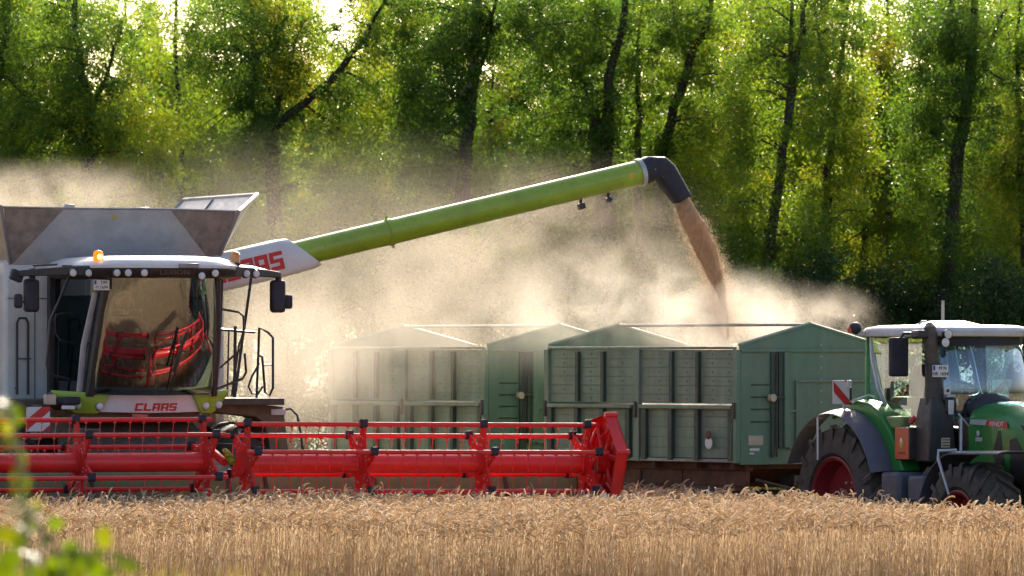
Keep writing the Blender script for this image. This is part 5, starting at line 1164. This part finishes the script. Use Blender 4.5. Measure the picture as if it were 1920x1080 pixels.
# ================================================================== DUST
def dust(name, label, px, py, D, rad, dens, freq=.75, thr=(.40, .66), seed=0, aniso=.45, col=(.93, .80, .62)):
    m = bpy.data.materials.new('dust_' + str(seed)); m.use_nodes = True; nt = m.node_tree; nt.nodes.clear(); L = nt.links.new
    o = nt.nodes.new('ShaderNodeOutputMaterial'); v = nt.nodes.new('ShaderNodeVolumePrincipled'); L(v.outputs[0], o.inputs['Volume'])
    v.inputs['Color'].default_value = (*col, 1); v.inputs['Anisotropy'].default_value = aniso
    tc = nt.nodes.new('ShaderNodeTexCoord'); mp = nt.nodes.new('ShaderNodeMapping'); L(tc.outputs['Object'], mp.inputs[0])
    mp.inputs['Scale'].default_value = tuple(r * freq for r in rad); mp.inputs['Location'].default_value = (seed * 3.7, seed * 1.3, seed * 5.1)
    n = nt.nodes.new('ShaderNodeTexNoise'); n.inputs['Scale'].default_value = 1; n.inputs['Detail'].default_value = 5; n.inputs['Roughness'].default_value = .66; n.inputs['Distortion'].default_value = .7
    L(mp.outputs[0], n.inputs['Vector'])
    mr = nt.nodes.new('ShaderNodeMapRange'); mr.interpolation_type = 'SMOOTHSTEP'; mr.inputs[1].default_value = thr[0]; mr.inputs[2].default_value = thr[1]; L(n.outputs[0], mr.inputs[0])
    ln = nt.nodes.new('ShaderNodeVectorMath'); ln.operation = 'LENGTH'; L(tc.outputs['Object'], ln.inputs[0])
    fo = nt.nodes.new('ShaderNodeMapRange'); fo.interpolation_type = 'SMOOTHSTEP'; fo.inputs[1].default_value = 1; fo.inputs[2].default_value = .15; fo.inputs[3].default_value = 0; fo.inputs[4].default_value = dens; L(ln.outputs['Value'], fo.inputs[0])
    mu = nt.nodes.new('ShaderNodeMath'); mu.operation = 'MULTIPLY'; L(mr.outputs[0], mu.inputs[0]); L(fo.outputs[0], mu.inputs[1]); L(mu.outputs[0], v.inputs['Density'])
    b = bmesh.new(); bmesh.ops.create_icosphere(b, subdivisions=3, radius=1); me = bpy.data.meshes.new(name); b.to_mesh(me); b.free(); me.materials.append(m)
    ob = bpy.data.objects.new(name, me); COL.objects.link(ob); ob.location = PX(px, py, D); ob.scale = rad; tag(ob, label, 'dust', kind='stuff'); return ob
TAN = (.74, .655, .555); PALE = (.88, .80, .69)
dust('dust_cloud', 'brightest dust boiling up where the grain lands', 1375, 610, 85.9, (1.6, 1.9, .9), .85, 1.2, (.44, .60), seed=1, aniso=.3, col=PALE)
dust('dust_cloud', 'pale dust cloud rolling over the front trailer', 1150, 600, 88.0, (2.5, 3.0, 1.35), .46, 1.0, (.45, .61), seed=2, aniso=.3, col=PALE)
dust('dust_cloud', 'thick dust drifting across the rear trailer', 760, 640, 88.2, (3.2, 3.2, 1.95), .20, .8, (.38, .62), seed=3, aniso=.4, col=TAN)
dust('dust_cloud', 'dust hanging beside the combine ladder', 540, 690, 86.8, (1.6, 2.0, 1.9), .26, .7, (.34, .68), seed=4, col=TAN)
dust('dust_cloud', 'thin brown dust under the raised auger', 1010, 450, 88.5, (3.0, 2.2, 1.5), .19, 1.0, seed=5, col=(.62, .53, .44))
dust('dust_cloud', 'dust blowing up behind the grain tank', 70, 395, 89, (2.8, 2.2, .85), .36, 1.0, (.42, .62), seed=6, col=TAN)
dust('dust_cloud', 'wisp of dust trailing right over the front trailer end', 1510, 598, 86.8, (1.25, 1.2, .6), .8, 1.5, (.45, .60), seed=7, aniso=.3, col=PALE)
dust('dust_cloud', 'faint dust veil in front of the trees', 620, 480, 97, (6.0, 5, 2.2), .045, .5, (.3, .7), seed=8, col=TAN)
def chaff():
    N = 3500; c = np.stack([NPR.normal(-.5, 3.0, N), NPR.normal(88, 2.5, N), NPR.normal(3.9, .9, N)], 1); c = c[(c[:, 2] > 2.6) & (c[:, 1] > 84.3)]; N = len(c)
    d = rdir(N) * NPR.uniform(.004, .009, (N, 1)); e = np.cross(d, rdir(N)); e = e / (np.linalg.norm(e, axis=1, keepdims=True) + 1e-9) * .003
    o = quads_mesh('chaff', np.stack([c - d, c + e, c + d, c - e], 1).reshape(-1, 3), np.arange(N * 4).reshape(-1, 4), M['straw'], np.repeat(NPR.uniform(.5, 1, N), 4)); tag(o, 'flying specks of chaff in the dust under the auger', 'chaff', kind='stuff')
chaff()

# ------------------------------------------------------------------ parts built as a pair or a row become one object each
def split_parts(names):
    for o in [o for o in bpy.data.objects if o.type == 'MESH' and o.name.split('.')[0] in names]:
        me = o.data; n = len(me.vertices); p = list(range(n))
        def f(i):
            while p[i] != i: p[i] = p[p[i]]; i = p[i]
            return i
        for e in me.edges: p[f(e.vertices[0])] = f(e.vertices[1])
        isl = {}
        for i in range(n): isl.setdefault(f(i), []).append(i)
        groups = []
        for vs in isl.values():
            co = np.array([me.vertices[i].co for i in vs]); lo, hi = co.min(0) - .006, co.max(0) + .006
            hit = [g for g in groups if np.all(g[0] < hi) and np.all(g[1] > lo)]
            ng = [lo, hi, list(vs)]
            for g in hit: ng = [np.minimum(ng[0], g[0]), np.maximum(ng[1], g[1]), ng[2] + g[2]]; groups.remove(g)
            groups.append(ng)
        if len(groups) < 2: continue
        base = o.name.split('.')[0]
        for k, g in enumerate(groups):
            keep = set(g[2]); b = bmesh.new(); b.from_mesh(me); b.verts.ensure_lookup_table()
            bmesh.ops.delete(b, geom=[v for v in b.verts if v.index not in keep], context='VERTS')
            m2 = bpy.data.meshes.new(base); b.to_mesh(m2); b.free()
            c = o.copy(); c.data = m2; c.name = base; COL.objects.link(c)
            for m in me.materials:
                if m.name not in m2.materials: m2.materials.append(m)
        for ch in list(o.children): ch.parent = bpy.data.objects[base] if base in bpy.data.objects and bpy.data.objects[base] is not o else o.parent
        bpy.data.objects.remove(o)
split_parts({'green_stripe', 'lift_cylinder', 'flap_hinge', 'scraper_strip', 'reinforcing_rib', 'side_panel', 'eyes', 'lamp_bracket', 'auger_lamp', 'ladder_rung', 'rivet', 'cable', 'flange_bolt', 'sticker_line', 'latch_rod'})
for o_ in bpy.data.objects:
    if o_.name.startswith('eyes'): o_.name = 'eye'
